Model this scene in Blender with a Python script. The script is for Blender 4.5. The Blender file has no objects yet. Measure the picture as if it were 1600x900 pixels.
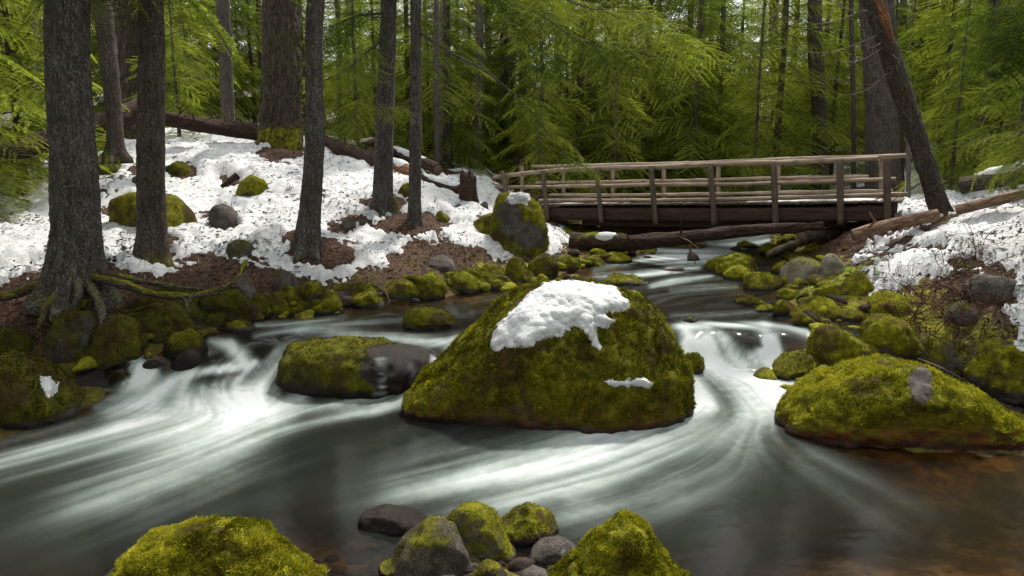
import bpy, math, random
import numpy as np
sc = bpy.context.scene
D = bpy.data
# ------------------------------------------------------------------ camera
FPX, HZ, CAMH = 1150.0, 235.0, 3.7           # focal length in photo pixels, horizon row, camera height
PITCH = math.atan((450 - HZ) / FPX)
cam_d = D.cameras.new('camera'); cam = D.objects.new('camera', cam_d); sc.collection.objects.link(cam)
cam_d.sensor_width = 36; cam_d.lens = FPX / 1600 * 36; cam_d.clip_start = 0.1; cam_d.clip_end = 2000
cam.location = (0, 0, CAMH); cam.rotation_euler = (math.pi / 2 - PITCH, 0, 0)
sc.camera = cam
# ------------------------------------------------------------------ light
SUN_EL, SUN_AZ = math.radians(56), math.radians(28)      # azimuth clockwise from +Y
w = D.worlds.new('World'); sc.world = w; w.use_nodes = True
nt = w.node_tree; nt.nodes.clear()
sky = nt.nodes.new('ShaderNodeTexSky'); sky.sky_type = 'NISHITA'; sky.sun_disc = False
sky.sun_elevation = SUN_EL; sky.sun_rotation = SUN_AZ; sky.dust_density = 3.0; sky.ozone_density = 1.0
cl = nt.nodes.new('ShaderNodeMix'); cl.data_type = 'RGBA'; cl.inputs[0].default_value = 0.72
cl.inputs[7].default_value = (9.6, 9.7, 9.4, 1)           # thin high overcast
nt.links.new(sky.outputs[0], cl.inputs[6])
bg = nt.nodes.new('ShaderNodeBackground'); bg.inputs[1].default_value = 0.115
wo = nt.nodes.new('ShaderNodeOutputWorld')
nt.links.new(cl.outputs[2], bg.inputs[0]); nt.links.new(bg.outputs[0], wo.inputs[0])
sl = D.lights.new('sun', 'SUN'); sl.energy = 2.9; sl.angle = math.radians(4); sl.color = (1.0, 0.95, 0.86)
so = D.objects.new('sun', sl); sc.collection.objects.link(so)
so.rotation_euler = (-(math.pi / 2 - SUN_EL), 0, -SUN_AZ)
so.location = (5, 10, 40)
sc.view_settings.view_transform = 'Standard'; sc.view_settings.look = 'None'
sc.view_settings.exposure = 0.95; sc.view_settings.gamma = 1.0
try:
    sc.cycles.max_bounces = 6; sc.cycles.diffuse_bounces = 4; sc.cycles.glossy_bounces = 2
    sc.cycles.transmission_bounces = 4; sc.cycles.transparent_max_bounces = 8
    sc.cycles.caustics_reflective = False; sc.cycles.caustics_refractive = False
except Exception: pass
# ------------------------------------------------------------------ projection helpers
cp, sp_ = math.cos(PITCH), math.sin(PITCH)
CAM = np.array([0, 0, CAMH])
def ray(u, v):
    u = np.asarray(u, float); v = np.asarray(v, float)
    return np.stack([u - 800, FPX * cp + (450 - v) * sp_, -FPX * sp_ + (450 - v) * cp], -1)
def at_y(u, v, y):
    r = ray(u, v); return CAM + r * (np.asarray(y, float) / r[..., 1])[..., None]
def at_z(u, v, z):
    r = ray(u, v); return CAM + r * ((np.asarray(z, float) - CAMH) / r[..., 2])[..., None]
def proj(P):
    c = np.asarray(P, float) - CAM
    yf = c[..., 1] * cp - c[..., 2] * sp_; yu = c[..., 1] * sp_ + c[..., 2] * cp
    yf = np.maximum(yf, 0.2)
    return 800 + FPX * c[..., 0] / yf, 450 - FPX * yu / yf
# ------------------------------------------------------------------ noise
_tab = np.random.RandomState(7).rand(65536).astype(np.float32)
def vnoise(P, seed=0):
    P = np.asarray(P, np.float64); I = np.floor(P).astype(np.int64); f = P - I
    f = f * f * f * (f * (f * 6 - 15) + 10)
    def h(dx, dy, dz):
        k = ((I[..., 0] + dx) * 73856093) ^ ((I[..., 1] + dy) * 19349663) ^ ((I[..., 2] + dz) * 83492791) ^ (seed * 2654435761)
        k = (k ^ (k >> 13)) * 1274126177
        return _tab[(k ^ (k >> 16)) & 0xFFFF]
    x0 = h(0,0,0)*(1-f[...,0]) + h(1,0,0)*f[...,0]; x1 = h(0,1,0)*(1-f[...,0]) + h(1,1,0)*f[...,0]
    x2 = h(0,0,1)*(1-f[...,0]) + h(1,0,1)*f[...,0]; x3 = h(0,1,1)*(1-f[...,0]) + h(1,1,1)*f[...,0]
    y0 = x0*(1-f[...,1]) + x1*f[...,1]; y1 = x2*(1-f[...,1]) + x3*f[...,1]
    return (y0*(1-f[...,2]) + y1*f[...,2]) * 2 - 1
def fbm(P, sc_=1.0, oct_=4, seed=0, gain=0.5):
    P = np.asarray(P, float) * sc_; r = 0; a = 1; t = 0
    for i in range(oct_):
        r = r + a * vnoise(P, seed + i); t += a; a *= gain; P = P * 2.03 + 17.3
    return r / t
def sstep(a, b, x):
    t = np.clip((x - a) / (b - a), 0, 1); return t * t * (3 - 2 * t)
def p3(x, y, z=0.0): return np.stack([x, y, np.zeros_like(x) + z], -1)
# ------------------------------------------------------------------ mesh helpers
def new_mesh(name, V, F, mat=None, attrs=None, smooth=True):
    V = np.asarray(V, np.float32); me = D.meshes.new(name)
    Fs = F if isinstance(F, list) else [F]
    Fs = [np.asarray(f, np.int32) for f in Fs if len(f)]
    nl = sum(f.size for f in Fs); nf = sum(len(f) for f in Fs)
    me.vertices.add(len(V)); me.loops.add(nl); me.polygons.add(nf)
    me.vertices.foreach_set('co', V.ravel())
    me.loops.foreach_set('vertex_index', np.concatenate([f.ravel() for f in Fs]))
    ls = []; o = 0
    for f in Fs:
        ls.append(o + np.arange(len(f)) * f.shape[1]); o += f.size
    me.polygons.foreach_set('loop_start', np.concatenate(ls).astype(np.int32))
    me.update(calc_edges=True)
    if smooth: me.polygons.foreach_set('use_smooth', np.ones(nf, bool))
    for k, a in (attrs or {}).items():
        a = np.asarray(a, np.float32)
        if a.ndim == 1:
            t = me.attributes.new(k, 'FLOAT', 'POINT'); t.data.foreach_set('value', a)
        else:
            t = me.attributes.new(k, 'FLOAT_VECTOR', 'POINT'); t.data.foreach_set('vector', a.ravel())
    if mat: me.materials.append(mat)
    return me
def link(name, data, parent=None, loc=(0, 0, 0), rot=(0, 0, 0), scale=(1, 1, 1)):
    o = D.objects.new(name, data); sc.collection.objects.link(o)
    o.location = loc; o.rotation_euler = rot; o.scale = scale
    if parent is not None: o.parent = parent
    return o
def tag(o, label=None, cat=None, group=None, kind=None):
    if label: o['label'] = label
    if cat: o['category'] = cat
    if group: o['group'] = group
    if kind: o['kind'] = kind
    return o
def thing(name, label, cat, loc=(0, 0, 0), group=None):
    o = D.objects.new(name, None); sc.collection.objects.link(o); o.location = [float(a) for a in loc]
    o.empty_display_size = 0.2
    return tag(o, label, cat, group)
def part(name, V, F, mat, root, attrs=None, smooth=True):       # V in world space
    loc = np.array(root.location)
    return link(name, new_mesh(name, np.asarray(V) - loc, F, mat, attrs, smooth), root)
def solo(name, V, F, mat, label, cat, group=None, attrs=None, smooth=True, origin=None):
    V = np.asarray(V); o_ = V.mean(0) if origin is None else np.asarray(origin)
    ob = link(name, new_mesh(name, V - o_, F, mat, attrs, smooth), None, [float(a) for a in o_])
    return tag(ob, label, cat, group)
def copy_tree(root, loc, rz, s, label=None, group=None):
    r = root.copy(); sc.collection.objects.link(r); r.location = loc; r.rotation_euler = (0, 0, rz); r.scale = s
    if label: r['label'] = label
    if group: r['group'] = group
    for ch in root.children:
        c = ch.copy(); sc.collection.objects.link(c); c.parent = r
    return r
class Acc:
    def __init__(s): s.V = []; s.F = []; s.A = {}; s.n = 0
    def add(s, V, F, **A):
        s.V.append(np.asarray(V, float)); s.F.append(np.asarray(F) + s.n); s.n += len(V)
        for k, a in A.items():
            s.A.setdefault(k, []).append(np.broadcast_to(np.asarray(a, float), (len(V),) if np.ndim(a) < 2 else np.shape(a)))
    def get(s): return np.concatenate(s.V), np.concatenate(s.F), {k: np.concatenate(a) for k, a in s.A.items()}
def resample(P, n):
    P = np.asarray(P, float); d = np.r_[0, np.cumsum(np.linalg.norm(np.diff(P, axis=0), axis=1))]
    t = np.linspace(0, d[-1], n)
    Q = np.stack([np.interp(t, d, P[:, k]) for k in range(P.shape[1])], -1)
    return Q, t
def smooth_path(P, n):
    P = np.asarray(P, float)
    if len(P) < 3: return resample(P, n)[0]
    E = np.vstack([2 * P[0] - P[1], P, 2 * P[-1] - P[-2]]); out = []
    m = max(2, int(math.ceil(n / (len(P) - 1))))
    for i in range(len(P) - 1):
        a, b, c, d = E[i:i + 4]
        for t in np.linspace(0, 1, m, endpoint=False):
            out.append(0.5 * (2*b + (c-a)*t + (2*a-5*b+4*c-d)*t*t + (3*b-a-3*c+d)*t**3))
    out.append(P[-1]); return resample(np.array(out), n)[0]
def tube(P, R, ns=8, disp=None, cap=True):
    """P (n,3) path, R (n) radii -> V, F(quads as 2 tris), bark coordinates"""
    P = np.asarray(P, float); R = np.broadcast_to(np.asarray(R, float), (len(P),)); n = len(P)
    T = np.gradient(P, axis=0); T /= np.linalg.norm(T, axis=1)[:, None] + 1e-9
    up = np.array([0, 0, 1.0]) if abs(T[0, 2]) < 0.9 else np.array([1.0, 0, 0])
    A = np.zeros_like(P); a = np.cross(up, T[0]); a /= np.linalg.norm(a)
    for i in range(n):
        a = a - T[i] * a.dot(T[i]); a /= np.linalg.norm(a) + 1e-9; A[i] = a
    B = np.cross(T, A); th = np.arange(ns) * 2 * math.pi / ns
    s = np.r_[0, np.cumsum(np.linalg.norm(np.diff(P, axis=0), axis=1))]
    TH, S = np.meshgrid(th, s); RR = np.repeat(R[:, None], ns, 1)
    bc = np.stack([RR * np.cos(TH), RR * np.sin(TH), S], -1)
    if disp is not None: RR = RR + disp(TH, S, bc)
    V = P[:, None] + RR[..., None] * (np.cos(TH)[..., None] * A[:, None] + np.sin(TH)[..., None] * B[:, None])
    i, j = np.meshgrid(np.arange(n - 1), np.arange(ns), indexing='ij'); j2 = (j + 1) % ns
    q = np.stack([i * ns + j, i * ns + j2, (i + 1) * ns + j2, (i + 1) * ns + j], -1).reshape(-1, 4)
    F = np.vstack([q[:, [0, 1, 2]], q[:, [0, 2, 3]]])
    V = V.reshape(-1, 3); bc = bc.reshape(-1, 3)
    if cap:
        k = len(V); V = np.vstack([V, P[:1], P[-1:]]); bc = np.vstack([bc, [[0, 0, 0]], [[0, 0, s[-1]]]])
        jj = np.arange(ns); j3 = (jj + 1) % ns
        F = np.vstack([F, np.stack([j3, jj, np.full(ns, k)], -1), np.stack([(n-1)*ns + jj, (n-1)*ns + j3, np.full(ns, k + 1)], -1)])
    return V, F, bc
_ico = {}
def ico(k):
    if k in _ico: return _ico[k]
    import bmesh
    bm = bmesh.new(); bmesh.ops.create_icosphere(bm, subdivisions=k, radius=1)
    V = np.array([v.co[:] for v in bm.verts]); F = np.array([[v.index for v in f.verts] for f in bm.faces]); bm.free()
    _ico[k] = (V, F); return V, F
def normals(V, F):
    N = np.zeros_like(V); fn = np.cross(V[F[:, 1]] - V[F[:, 0]], V[F[:, 2]] - V[F[:, 0]])
    for k in range(3): np.add.at(N, F[:, k], fn)
    return N / (np.linalg.norm(N, axis=1)[:, None] + 1e-12)
# ------------------------------------------------------------------ materials
class Mt:
    def __init__(s, name):
        s.m = D.materials.new(name); s.m.use_nodes = True; s.t = s.m.node_tree; s.t.nodes.clear()
        s.out = s.t.nodes.new('ShaderNodeOutputMaterial')
    def n(s, ty, ins=None, **kw):
        x = s.t.nodes.new('ShaderNode' + ty)
        for k, v in kw.items(): setattr(x, k, v)
        for k, v in (ins or {}).items(): s.set(x, k, v)
        return x
    def set(s, x, k, v):
        if isinstance(v, bpy.types.NodeSocket): s.t.links.new(v, x.inputs[k])
        elif isinstance(v, bpy.types.Node): s.t.links.new(v.outputs[0], x.inputs[k])
        else:
            if isinstance(v, tuple) and len(v) == 3 and x.inputs[k].type == 'RGBA': v = v + (1,)
            x.inputs[k].default_value = v
    def attr(s, name): return s.n('Attribute', attribute_name=name)
    def noise(s, vec, scale, detail=4, rough=0.6, dist=0.0):
        x = s.n('TexNoise', {'Scale': scale, 'Detail': detail, 'Roughness': rough, 'Distortion': dist})
        if vec is not None: s.set(x, 'Vector', vec)
        return x.outputs[0]
    def vor(s, vec, scale, feat='F1', out=0):
        x = s.n('TexVoronoi', {'Scale': scale}, feature=feat)
        if vec is not None: s.set(x, 'Vector', vec)
        return x.outputs[out]
    def ramp(s, fac, stops, interp='LINEAR'):
        x = s.n('ValToRGB', {0: fac}); r = x.color_ramp; r.interpolation = interp
        while len(r.elements) < len(stops): r.elements.new(0.5)
        for e, (p, c) in zip(r.elements, stops):
            e.position = p; e.color = (c, c, c, 1) if not isinstance(c, tuple) else c + (1,)
        return x.outputs[0]
    def mix(s, f, a, b, blend='MIX'):
        x = s.n('Mix', data_type='RGBA', blend_type=blend)
        s.set(x, 0, f); s.set(x, 6, a); s.set(x, 7, b); return x.outputs[2]
    def math(s, op, a, b=0.0, clamp=False):
        x = s.n('Math', {0: a, 1: b}, operation=op, use_clamp=clamp); return x.outputs[0]
    def mapr(s, v, a, b, c=0.0, d=1.0):
        return s.n('MapRange', {0: v, 1: a, 2: b, 3: c, 4: d}, interpolation_type='SMOOTHSTEP').outputs[0]
    def bump(s, h, strength=0.5, dist=0.02):
        return s.n('Bump', {'Height': h, 'Strength': strength, 'Distance': dist}).outputs[0]
    def pos(s): return s.n('NewGeometry').outputs['Position']
    def scaled(s, vec, x, y, z): return s.n('VectorMath', {0: vec, 1: (x, y, z)}, operation='MULTIPLY').outputs[0]
    def princ(s, col, rough=0.8, nrm=None, spec=0.3, **kw):
        p = s.n('BsdfPrincipled', {'Base Color': col, 'Roughness': rough, 'Specular IOR Level': spec})
        if nrm is not None: s.set(p, 'Normal', nrm)
        for k, v in kw.items(): s.set(p, k, v)
        return p
    def done(s, sh):
        s.t.links.new(sh.outputs[0] if isinstance(sh, bpy.types.Node) else sh, s.out.inputs[0]); return s.m

def moss_color(m, P, tone):
    big = m.noise(P, 2.3, 3); mid = m.noise(P, 7, 6, 0.75); fine = m.noise(P, 90, 3, 0.8)
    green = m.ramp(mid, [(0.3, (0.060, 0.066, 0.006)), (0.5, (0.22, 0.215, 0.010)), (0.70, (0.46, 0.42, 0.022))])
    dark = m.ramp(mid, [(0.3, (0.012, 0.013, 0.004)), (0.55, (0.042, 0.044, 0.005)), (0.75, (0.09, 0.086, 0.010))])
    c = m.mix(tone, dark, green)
    c = m.mix(m.mapr(big, 0.47, 0.62, 0, 0.85), c, (0.060, 0.036, 0.014))
    f = m.ramp(fine, [(0.3, 0.25), (0.5, 0.95), (0.7, 1.8)])
    return m.mix(1.0, c, f, 'MULTIPLY'), mid, fine

def mat_boulder(name, stone_a, stone_b, cov=0.0, lichen=0.12):
    m = Mt(name); P = m.pos()
    moss = m.attr('moss').outputs['Fac']; wet = m.attr('wet').outputs['Fac']; tone = m.attr('tone').outputs['Fac']
    red = m.attr('red').outputs['Fac']
    mc, mid, fine = moss_color(m, P, tone)
    n1 = m.noise(P, 4, 6, 0.65); n2 = m.noise(P, 45, 5, 0.7)
    st = m.mix(m.mapr(n1, 0.35, 0.65), stone_a, stone_b)
    n3 = m.noise(P, 130, 4, 0.8)
    st = m.mix(m.mapr(n2, 0.42, 0.66, 0, 0.8), st, tuple(c * 0.3 for c in stone_a))
    st = m.mix(m.mapr(n3, 0.52, 0.68, 0, 0.55), st, tuple(min(1, c * 1.9) for c in stone_b))
    st = m.mix(m.math('MULTIPLY', m.mapr(m.noise(P, 9, 5, 0.7), 0.60, 0.66), lichen * 4), st, (0.20, 0.20, 0.155))
    k = m.math('ADD', moss, m.math('MULTIPLY', m.math('SUBTRACT', n2, 0.5), 1.4))
    k = m.mapr(k, 0.40, 0.58)
    c = m.mix(k, st, mc)
    c = m.mix(m.math('MULTIPLY', red, m.mapr(mid, 0.40, 0.52)), c, (0.17, 0.050, 0.018))
    c = m.mix(m.math('MULTIPLY', wet, 0.9), c, m.mix(1.0, c, (0.20, 0.17, 0.14), 'MULTIPLY'))
    h = m.math('ADD', m.math('MULTIPLY', fine, m.math('ADD', m.math('MULTIPLY', k, 0.8), 0.15)), m.math('MULTIPLY', n2, 0.6))
    ro = m.math('SUBTRACT', 0.92, m.math('MULTIPLY', wet, 0.45))
    return m.done(m.princ(c, ro, m.bump(h, 0.9, 0.025), 0.16))
M_ROCK = mat_boulder('mossy_stone', (0.055, 0.046, 0.042), (0.125, 0.11, 0.10))
M_ROCKD = mat_boulder('dark_wet_stone', (0.028, 0.021, 0.019), (0.060, 0.044, 0.038), lichen=0.05)
M_ROCKP = mat_boulder('pale_grey_stone', (0.22, 0.19, 0.16), (0.34, 0.31, 0.26))

def mat_tuft():
    m = Mt('moss_strands'); tone = m.attr('tone').outputs['Fac']
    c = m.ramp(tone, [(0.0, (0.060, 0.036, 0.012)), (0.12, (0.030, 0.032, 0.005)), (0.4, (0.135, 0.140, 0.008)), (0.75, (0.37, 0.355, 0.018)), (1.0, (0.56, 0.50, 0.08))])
    d = m.n('BsdfDiffuse', {'Color': c}); t = m.n('BsdfTranslucent', {'Color': c})
    return m.done(m.n('MixShader', {0: 0.3, 1: d, 2: t}))
M_TUFT = mat_tuft()

def mat_bark(name, dark, light, lich=0.3, lcol=(0.20, 0.22, 0.17), vs=22.0, orange=0.0, pscale=1.0):
    m = Mt(name); bc = m.attr('bc').outputs['Vector']; moss = m.attr('moss').outputs['Fac']
    wv = m.scaled(bc, 1, 1, 0.22); P = m.pos()
    wd = m.n('VectorMath', {0: wv, 1: m.n('VectorMath', {0: m.n('TexNoise', {'Vector': bc, 'Scale': 14.0, 'Detail': 4.0}).outputs[1], 1: (0.07, 0.07, 0.05)}, operation='MULTIPLY').outputs[0]}, operation='ADD').outputs[0]
    cr = m.vor(wd, vs, 'DISTANCE_TO_EDGE'); n1 = m.noise(wv, 16 * pscale, 6, 0.7); n2 = m.noise(bc, 55, 4, 0.7)
    c = m.mix(m.mapr(n1, 0.3, 0.7), dark, light)
    c = m.mix(m.mapr(cr, 0.0, 0.16, 0.6, 0.0), c, tuple(x * 0.25 for x in dark))
    c = m.mix(m.mapr(n2, 0.5, 0.75, 0, 0.5), c, tuple(x * 0.4 for x in dark))
    if lich > 0:
        l = m.math('MULTIPLY', m.mapr(m.noise(bc, 26, 5, 0.75), 0.49, 0.60), m.mapr(m.noise(bc, 3.0, 3), 0.36, 0.6, 0.25, 1.0))
        c = m.mix(m.math('MULTIPLY', l, lich), c, lcol)
    mc, mid, fine = moss_color(m, P, m.mapr(n1, 0.3, 0.7))
    k = m.mapr(m.math('ADD', moss, m.math('MULTIPLY', m.math('SUBTRACT', n2, 0.5), 1.2)), 0.42, 0.6)
    c = m.mix(k, c, mc)
    h = m.math('ADD', m.math('MULTIPLY', m.mapr(cr, 0, 0.25), 0.7), m.math('ADD', m.math('MULTIPLY', n1, 0.7), m.math('MULTIPLY', n2, 0.35)))
    return m.done(m.princ(c, 0.9, m.bump(h, 1.0, 0.03), 0.25))
M_BARK = mat_bark('hemlock_bark', (0.040, 0.031, 0.027), (0.125, 0.104, 0.092), 0.55, (0.23, 0.245, 0.225), 24)
M_BARK2 = mat_bark('brown_bark', (0.046, 0.033, 0.027), (0.14, 0.107, 0.088), 0.5, (0.22, 0.215, 0.19), 30)
M_BARKD = mat_bark('dark_brown_bark', (0.028, 0.018, 0.013), (0.085, 0.060, 0.046), 0.4, (0.21, 0.20, 0.17), 20)
M_FIR = mat_bark('furrowed_fir_bark', (0.024, 0.017, 0.012), (0.082, 0.062, 0.044), 0.25, (0.16, 0.16, 0.10), 9)
M_LOG = mat_bark('rotting_red_bark', (0.026, 0.014, 0.010), (0.080, 0.042, 0.030), 0.12, (0.17, 0.13, 0.10), 18)
M_LOGP = mat_bark('pale_log_wood', (0.13, 0.070, 0.045), (0.30, 0.19, 0.125), 0.25, (0.36, 0.30, 0.24), 10)
M_LOGO = mat_bark('orange_rotten_wood', (0.13, 0.052, 0.024), (0.26, 0.115, 0.05), 0.15, (0.3, 0.2, 0.12), 14)
M_FAR = mat_bark('distant_bark', (0.055, 0.044, 0.036), (0.125, 0.100, 0.080), 0.55, (0.20, 0.19, 0.16), 16)
M_PALE = mat_bark('pale_trunk_bark', (0.10, 0.085, 0.075), (0.22, 0.19, 0.165), 0.5, (0.42, 0.42, 0.38), 16)
M_TWIG = mat_bark('dead_twig_wood', (0.07, 0.052, 0.042), (0.20, 0.165, 0.13), 0.3, (0.30, 0.30, 0.24), 30)
M_SHRUB = mat_bark('shrub_stem', (0.09, 0.036, 0.022), (0.26, 0.125, 0.075), 0.0)
M_GREYW = mat_bark('weathered_grey_wood', (0.13, 0.10, 0.08), (0.30, 0.25, 0.20), 0.3, (0.36, 0.33, 0.28), 8)

def mat_wood(name, a, b, gscale=1.0):
    m = Mt(name); bc = m.attr('bc').outputs['Vector']
    g = m.noise(m.scaled(bc, 30 * gscale, 30 * gscale, 1.6), 1, 6, 0.7, 0.6); k = m.noise(bc, 3.0, 3)
    cr = m.noise(m.scaled(bc, 60, 60, 1.0), 1, 3, 0.6)
    c = m.mix(m.mapr(g, 0.3, 0.7), a, b); c = m.mix(m.mapr(cr, 0.56, 0.66, 0, 0.8), c, tuple(x * 0.3 for x in a))
    c = m.mix(m.mapr(k, 0.5, 0.7, 0, 0.5), c, tuple(x * 0.6 for x in a))
    return m.done(m.princ(c, 0.8, m.bump(m.math('SUBTRACT', g, cr), 0.8, 0.012), 0.3))
M_RAIL = mat_wood('weathered_rail_wood', (0.17, 0.115, 0.080), (0.40, 0.315, 0.24))
M_POST = mat_wood('weathered_post_wood', (0.065, 0.044, 0.032), (0.155, 0.115, 0.088))
M_BEAM = mat_wood('dark_beam_wood', (0.018, 0.010, 0.007), (0.070, 0.038, 0.024), 0.6)
M_CUT = mat_wood('cut_log_end', (0.08, 0.045, 0.028), (0.16, 0.10, 0.065), 2)

def mat_snow(name='old_snow', dirt=1.0, bs=0.5):
    m = Mt(name); P = m.pos()
    n1 = m.noise(P, 3.0, 5, 0.6); n2 = m.noise(P, 22, 5, 0.65); n3 = m.noise(P, 70, 4, 0.6)
    c = m.mix(m.mapr(n1, 0.35, 0.7), (0.62, 0.63, 0.65), (0.46, 0.47, 0.495))
    sp = m.math('MULTIPLY', m.mapr(m.noise(P, 34, 5, 0.85), 0.56, 0.62), m.mapr(m.noise(P, 2.2, 4, 0.6), 0.36, 0.60, 0.12, 1))
    c = m.mix(m.math('MULTIPLY', sp, 0.75 * dirt), c, (0.16, 0.10, 0.06))
    sp2 = m.math('MULTIPLY', m.mapr(m.noise(m.scaled(P, 1, .8, 1), 13, 6, 0.85, 1.0), 0.53, 0.60), m.mapr(m.noise(P, 0.9, 4, 0.6), 0.38, 0.56, 0.15, 1))
    c = m.mix(m.math('MULTIPLY', sp2, 0.7 * dirt), c, (0.20, 0.13, 0.085))
    c = m.mix(m.math('MULTIPLY', m.mapr(n2, 0.50, 0.72), 0.40 * dirt), c, (0.34, 0.28, 0.22))
    h = m.math('ADD', m.math('MULTIPLY', n1, 1.2), m.math('ADD', m.math('MULTIPLY', n2, 1.0), m.math('MULTIPLY', n3, 0.25)))
    return m.done(m.princ(c, 0.75, m.bump(h, bs, 0.09), 0.25))
M_SNOW = mat_snow(); M_SNOWC = mat_snow('clean_snow', 0.5, 0.35)

def mat_ground():
    m = Mt('forest_floor'); P = m.pos()
    moss = m.attr('moss').outputs['Fac']; bed = m.attr('bed').outputs['Fac']
    mc, mid, fine = moss_color(m, P, m.attr('tone').outputs['Fac'])
    n1 = m.noise(P, 5, 6, 0.7); n2 = m.noise(P, 60, 5, 0.8); lf = m.vor(P, 42, 'F1', 1)
    d = m.mix(m.mapr(n1, 0.35, 0.65), (0.024, 0.013, 0.009), (0.080, 0.040, 0.024))
    d = m.mix(m.mapr(n2, 0.35, 0.7, 0.0, 0.8), d, (0.020, 0.012, 0.009))
    d = m.mix(m.mapr(m.n('SeparateColor', {0: lf}).outputs[0], 0.80, 0.9, 0, 0.7), d, (0.20, 0.115, 0.065))
    k = m.mapr(m.math('ADD', moss, m.math('MULTIPLY', m.math('SUBTRACT', n1, 0.5), 1.8)), 0.42, 0.58)
    c = m.mix(k, d, mc)
    ve_ = m.vor(m.n('VectorMath', {0: P, 1: m.n('VectorMath', {0: m.n('TexNoise', {'Vector': P, 'Scale': 6.0}).outputs[1], 1: (0.12, 0.12, 0.12)}, operation='MULTIPLY').outputs[0]}, operation='ADD').outputs[0], 5.5, 'DISTANCE_TO_EDGE')
    vc = m.n('SeparateColor', {0: m.vor(P, 5.5, 'F1', 1)}).outputs[1]
    vs = m.noise(P, 1.6, 4, .6); bc_ = m.mix(m.mapr(vs, .4, .65), (0.040, 0.028, 0.015), (0.20, 0.14, 0.062)); bc_ = m.mix(m.mapr(n1, 0.45, 0.65), bc_, (0.045, 0.026, 0.014))
    c = m.mix(bed, c, bc_)
    h = m.math('ADD', m.math('MULTIPLY', n1, 0.9), m.math('ADD', m.math('MULTIPLY', n2, 0.5), m.math('MULTIPLY', bed, 0.1)))
    return m.done(m.princ(c, 0.9, m.bump(h, 1.0, 0.05), 0.2))
M_GROUND = mat_ground()

def mat_water():
    m = Mt('stream_water'); P = m.pos()
    foam = m.attr('foam').outputs['Fac']; dep = m.attr('depth').outputs['Fac']; stk = m.attr('streak').outputs['Fac']
    grn = m.attr('green').outputs['Fac']
    nrm = m.bump(m.math('ADD', m.math('MULTIPLY', stk, 0.4), m.math('MULTIPLY', m.noise(m.scaled(P, 1, 1.6, 1), 1.6, 2), 1.0)), 0.14, 0.05)
    clear = m.n('BsdfTransparent', {'Color': (0.72, 0.58, 0.38, 1)})
    murk = m.n('BsdfDiffuse', {'Color': m.mix(grn, (0.012, 0.010, 0.008), (0.012, 0.014, 0.012))})
    body = m.n('MixShader', {0: m.mapr(dep, 0.02, 0.48, 0.02, 0.97), 1: clear, 2: murk})
    gl = m.n('BsdfGlossy', {'Color': (0.62, 0.62, 0.62, 1), 'Roughness': 0.14, 'Normal': nrm})
    fr = m.n('Fresnel', {'IOR': 1.33, 'Normal': nrm})
    wat = m.n('MixShader', {0: fr, 1: body, 2: gl})
    fc = m.ramp(foam, [(0.0, (0.25, 0.30, 0.28)), (0.45, (0.37, 0.43, 0.41)), (0.8, (0.42, 0.45, 0.45)), (1.0, (0.50, 0.52, 0.54))])
    fo = m.n('BsdfDiffuse', {'Color': fc, 'Normal': m.bump(stk, 0.12, 0.04)})
    return m.done(m.n('MixShader', {0: m.math('MULTIPLY', foam, 1.12, True), 1: wat, 2: fo}))
M_WATER = mat_water()
_m = Mt('thin_falling_water'); _f = _m.attr('foam').outputs['Fac']
M_VEIL = _m.done(_m.n('MixShader', {0: _f, 1: _m.n('BsdfTransparent'), 2: _m.n('BsdfDiffuse', {'Color': (.62, .65, .67, 1)})}))

def mat_leaf(name, a, b, c_, trans=0.45):
    m = Mt(name); tone = m.attr('tone').outputs['Fac']
    oi = m.n('ObjectInfo').outputs['Random']
    k = m.math('ADD', m.math('MULTIPLY', tone, 0.75), m.math('MULTIPLY', oi, 0.25))
    c = m.ramp(k, [(0.1, a), (0.5, b), (0.9, c_)])
    d = m.n('BsdfDiffuse', {'Color': c}); tr = m.n('BsdfTranslucent', {'Color': m.mix(1.0, c, (1.2, 1.3, 0.65), 'MULTIPLY')})
    return m.done(m.n('MixShader', {0: trans, 1: d, 2: tr}))
M_LEAF = mat_leaf('hemlock_needles', (0.034, 0.050, 0.014), (0.105, 0.135, 0.024), (0.31, 0.33, 0.055))
M_LEAFB = mat_leaf('bright_fir_needles', (0.062, 0.084, 0.018), (0.175, 0.210, 0.034), (0.43, 0.46, 0.080), 0.5)
M_LEAFD = mat_leaf('shade_coloured_needles', (0.016, 0.030, 0.007), (0.035, 0.062, 0.010), (0.07, 0.10, 0.014), 0.35)  # darker copy of the needles, shade put into the colour
M_HERB = mat_leaf('herb_leaf', (0.05, 0.12, 0.015), (0.09, 0.20, 0.02), (0.16, 0.30, 0.04), 0.4)
# ------------------------------------------------------------------ heights: water and land
class RBF:
    def __init__(s, pts, c=0.6, smooth=0.0):
        s.p = np.asarray([q[:2] for q in pts], float); z = np.asarray([q[2] for q in pts], float); s.c = c
        n = len(z); d = s.k(s.p); A = np.zeros((n + 3, n + 3)); A[:n, :n] = d - smooth * np.eye(n)
        A[:n, n] = 1; A[:n, n+1:] = s.p; A[n:, :n] = A[:n, n:].T
        s.w = np.linalg.solve(A, np.r_[z, 0, 0, 0])
    def k(s, X): return np.sqrt(((X[:, None] - s.p[None]) ** 2).sum(-1) + s.c ** 2)
    def __call__(s, x, y):
        x = np.asarray(x, float); sh = x.shape; X = np.stack([x.ravel(), np.asarray(y, float).ravel()], -1)
        out = np.empty(len(X)); n = len(s.p)
        for i in range(0, len(X), 20000):
            q = X[i:i+20000]; out[i:i+20000] = s.k(q) @ s.w[:n] + s.w[n] + q @ s.w[n+1:]
        return out.reshape(sh)
def uz(u, v, z): P = at_z(u, v, z); return (P[0], P[1], z)
def ud(u, v, d): P = at_y(u, v, d); return (P[0], P[1], P[2])
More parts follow.
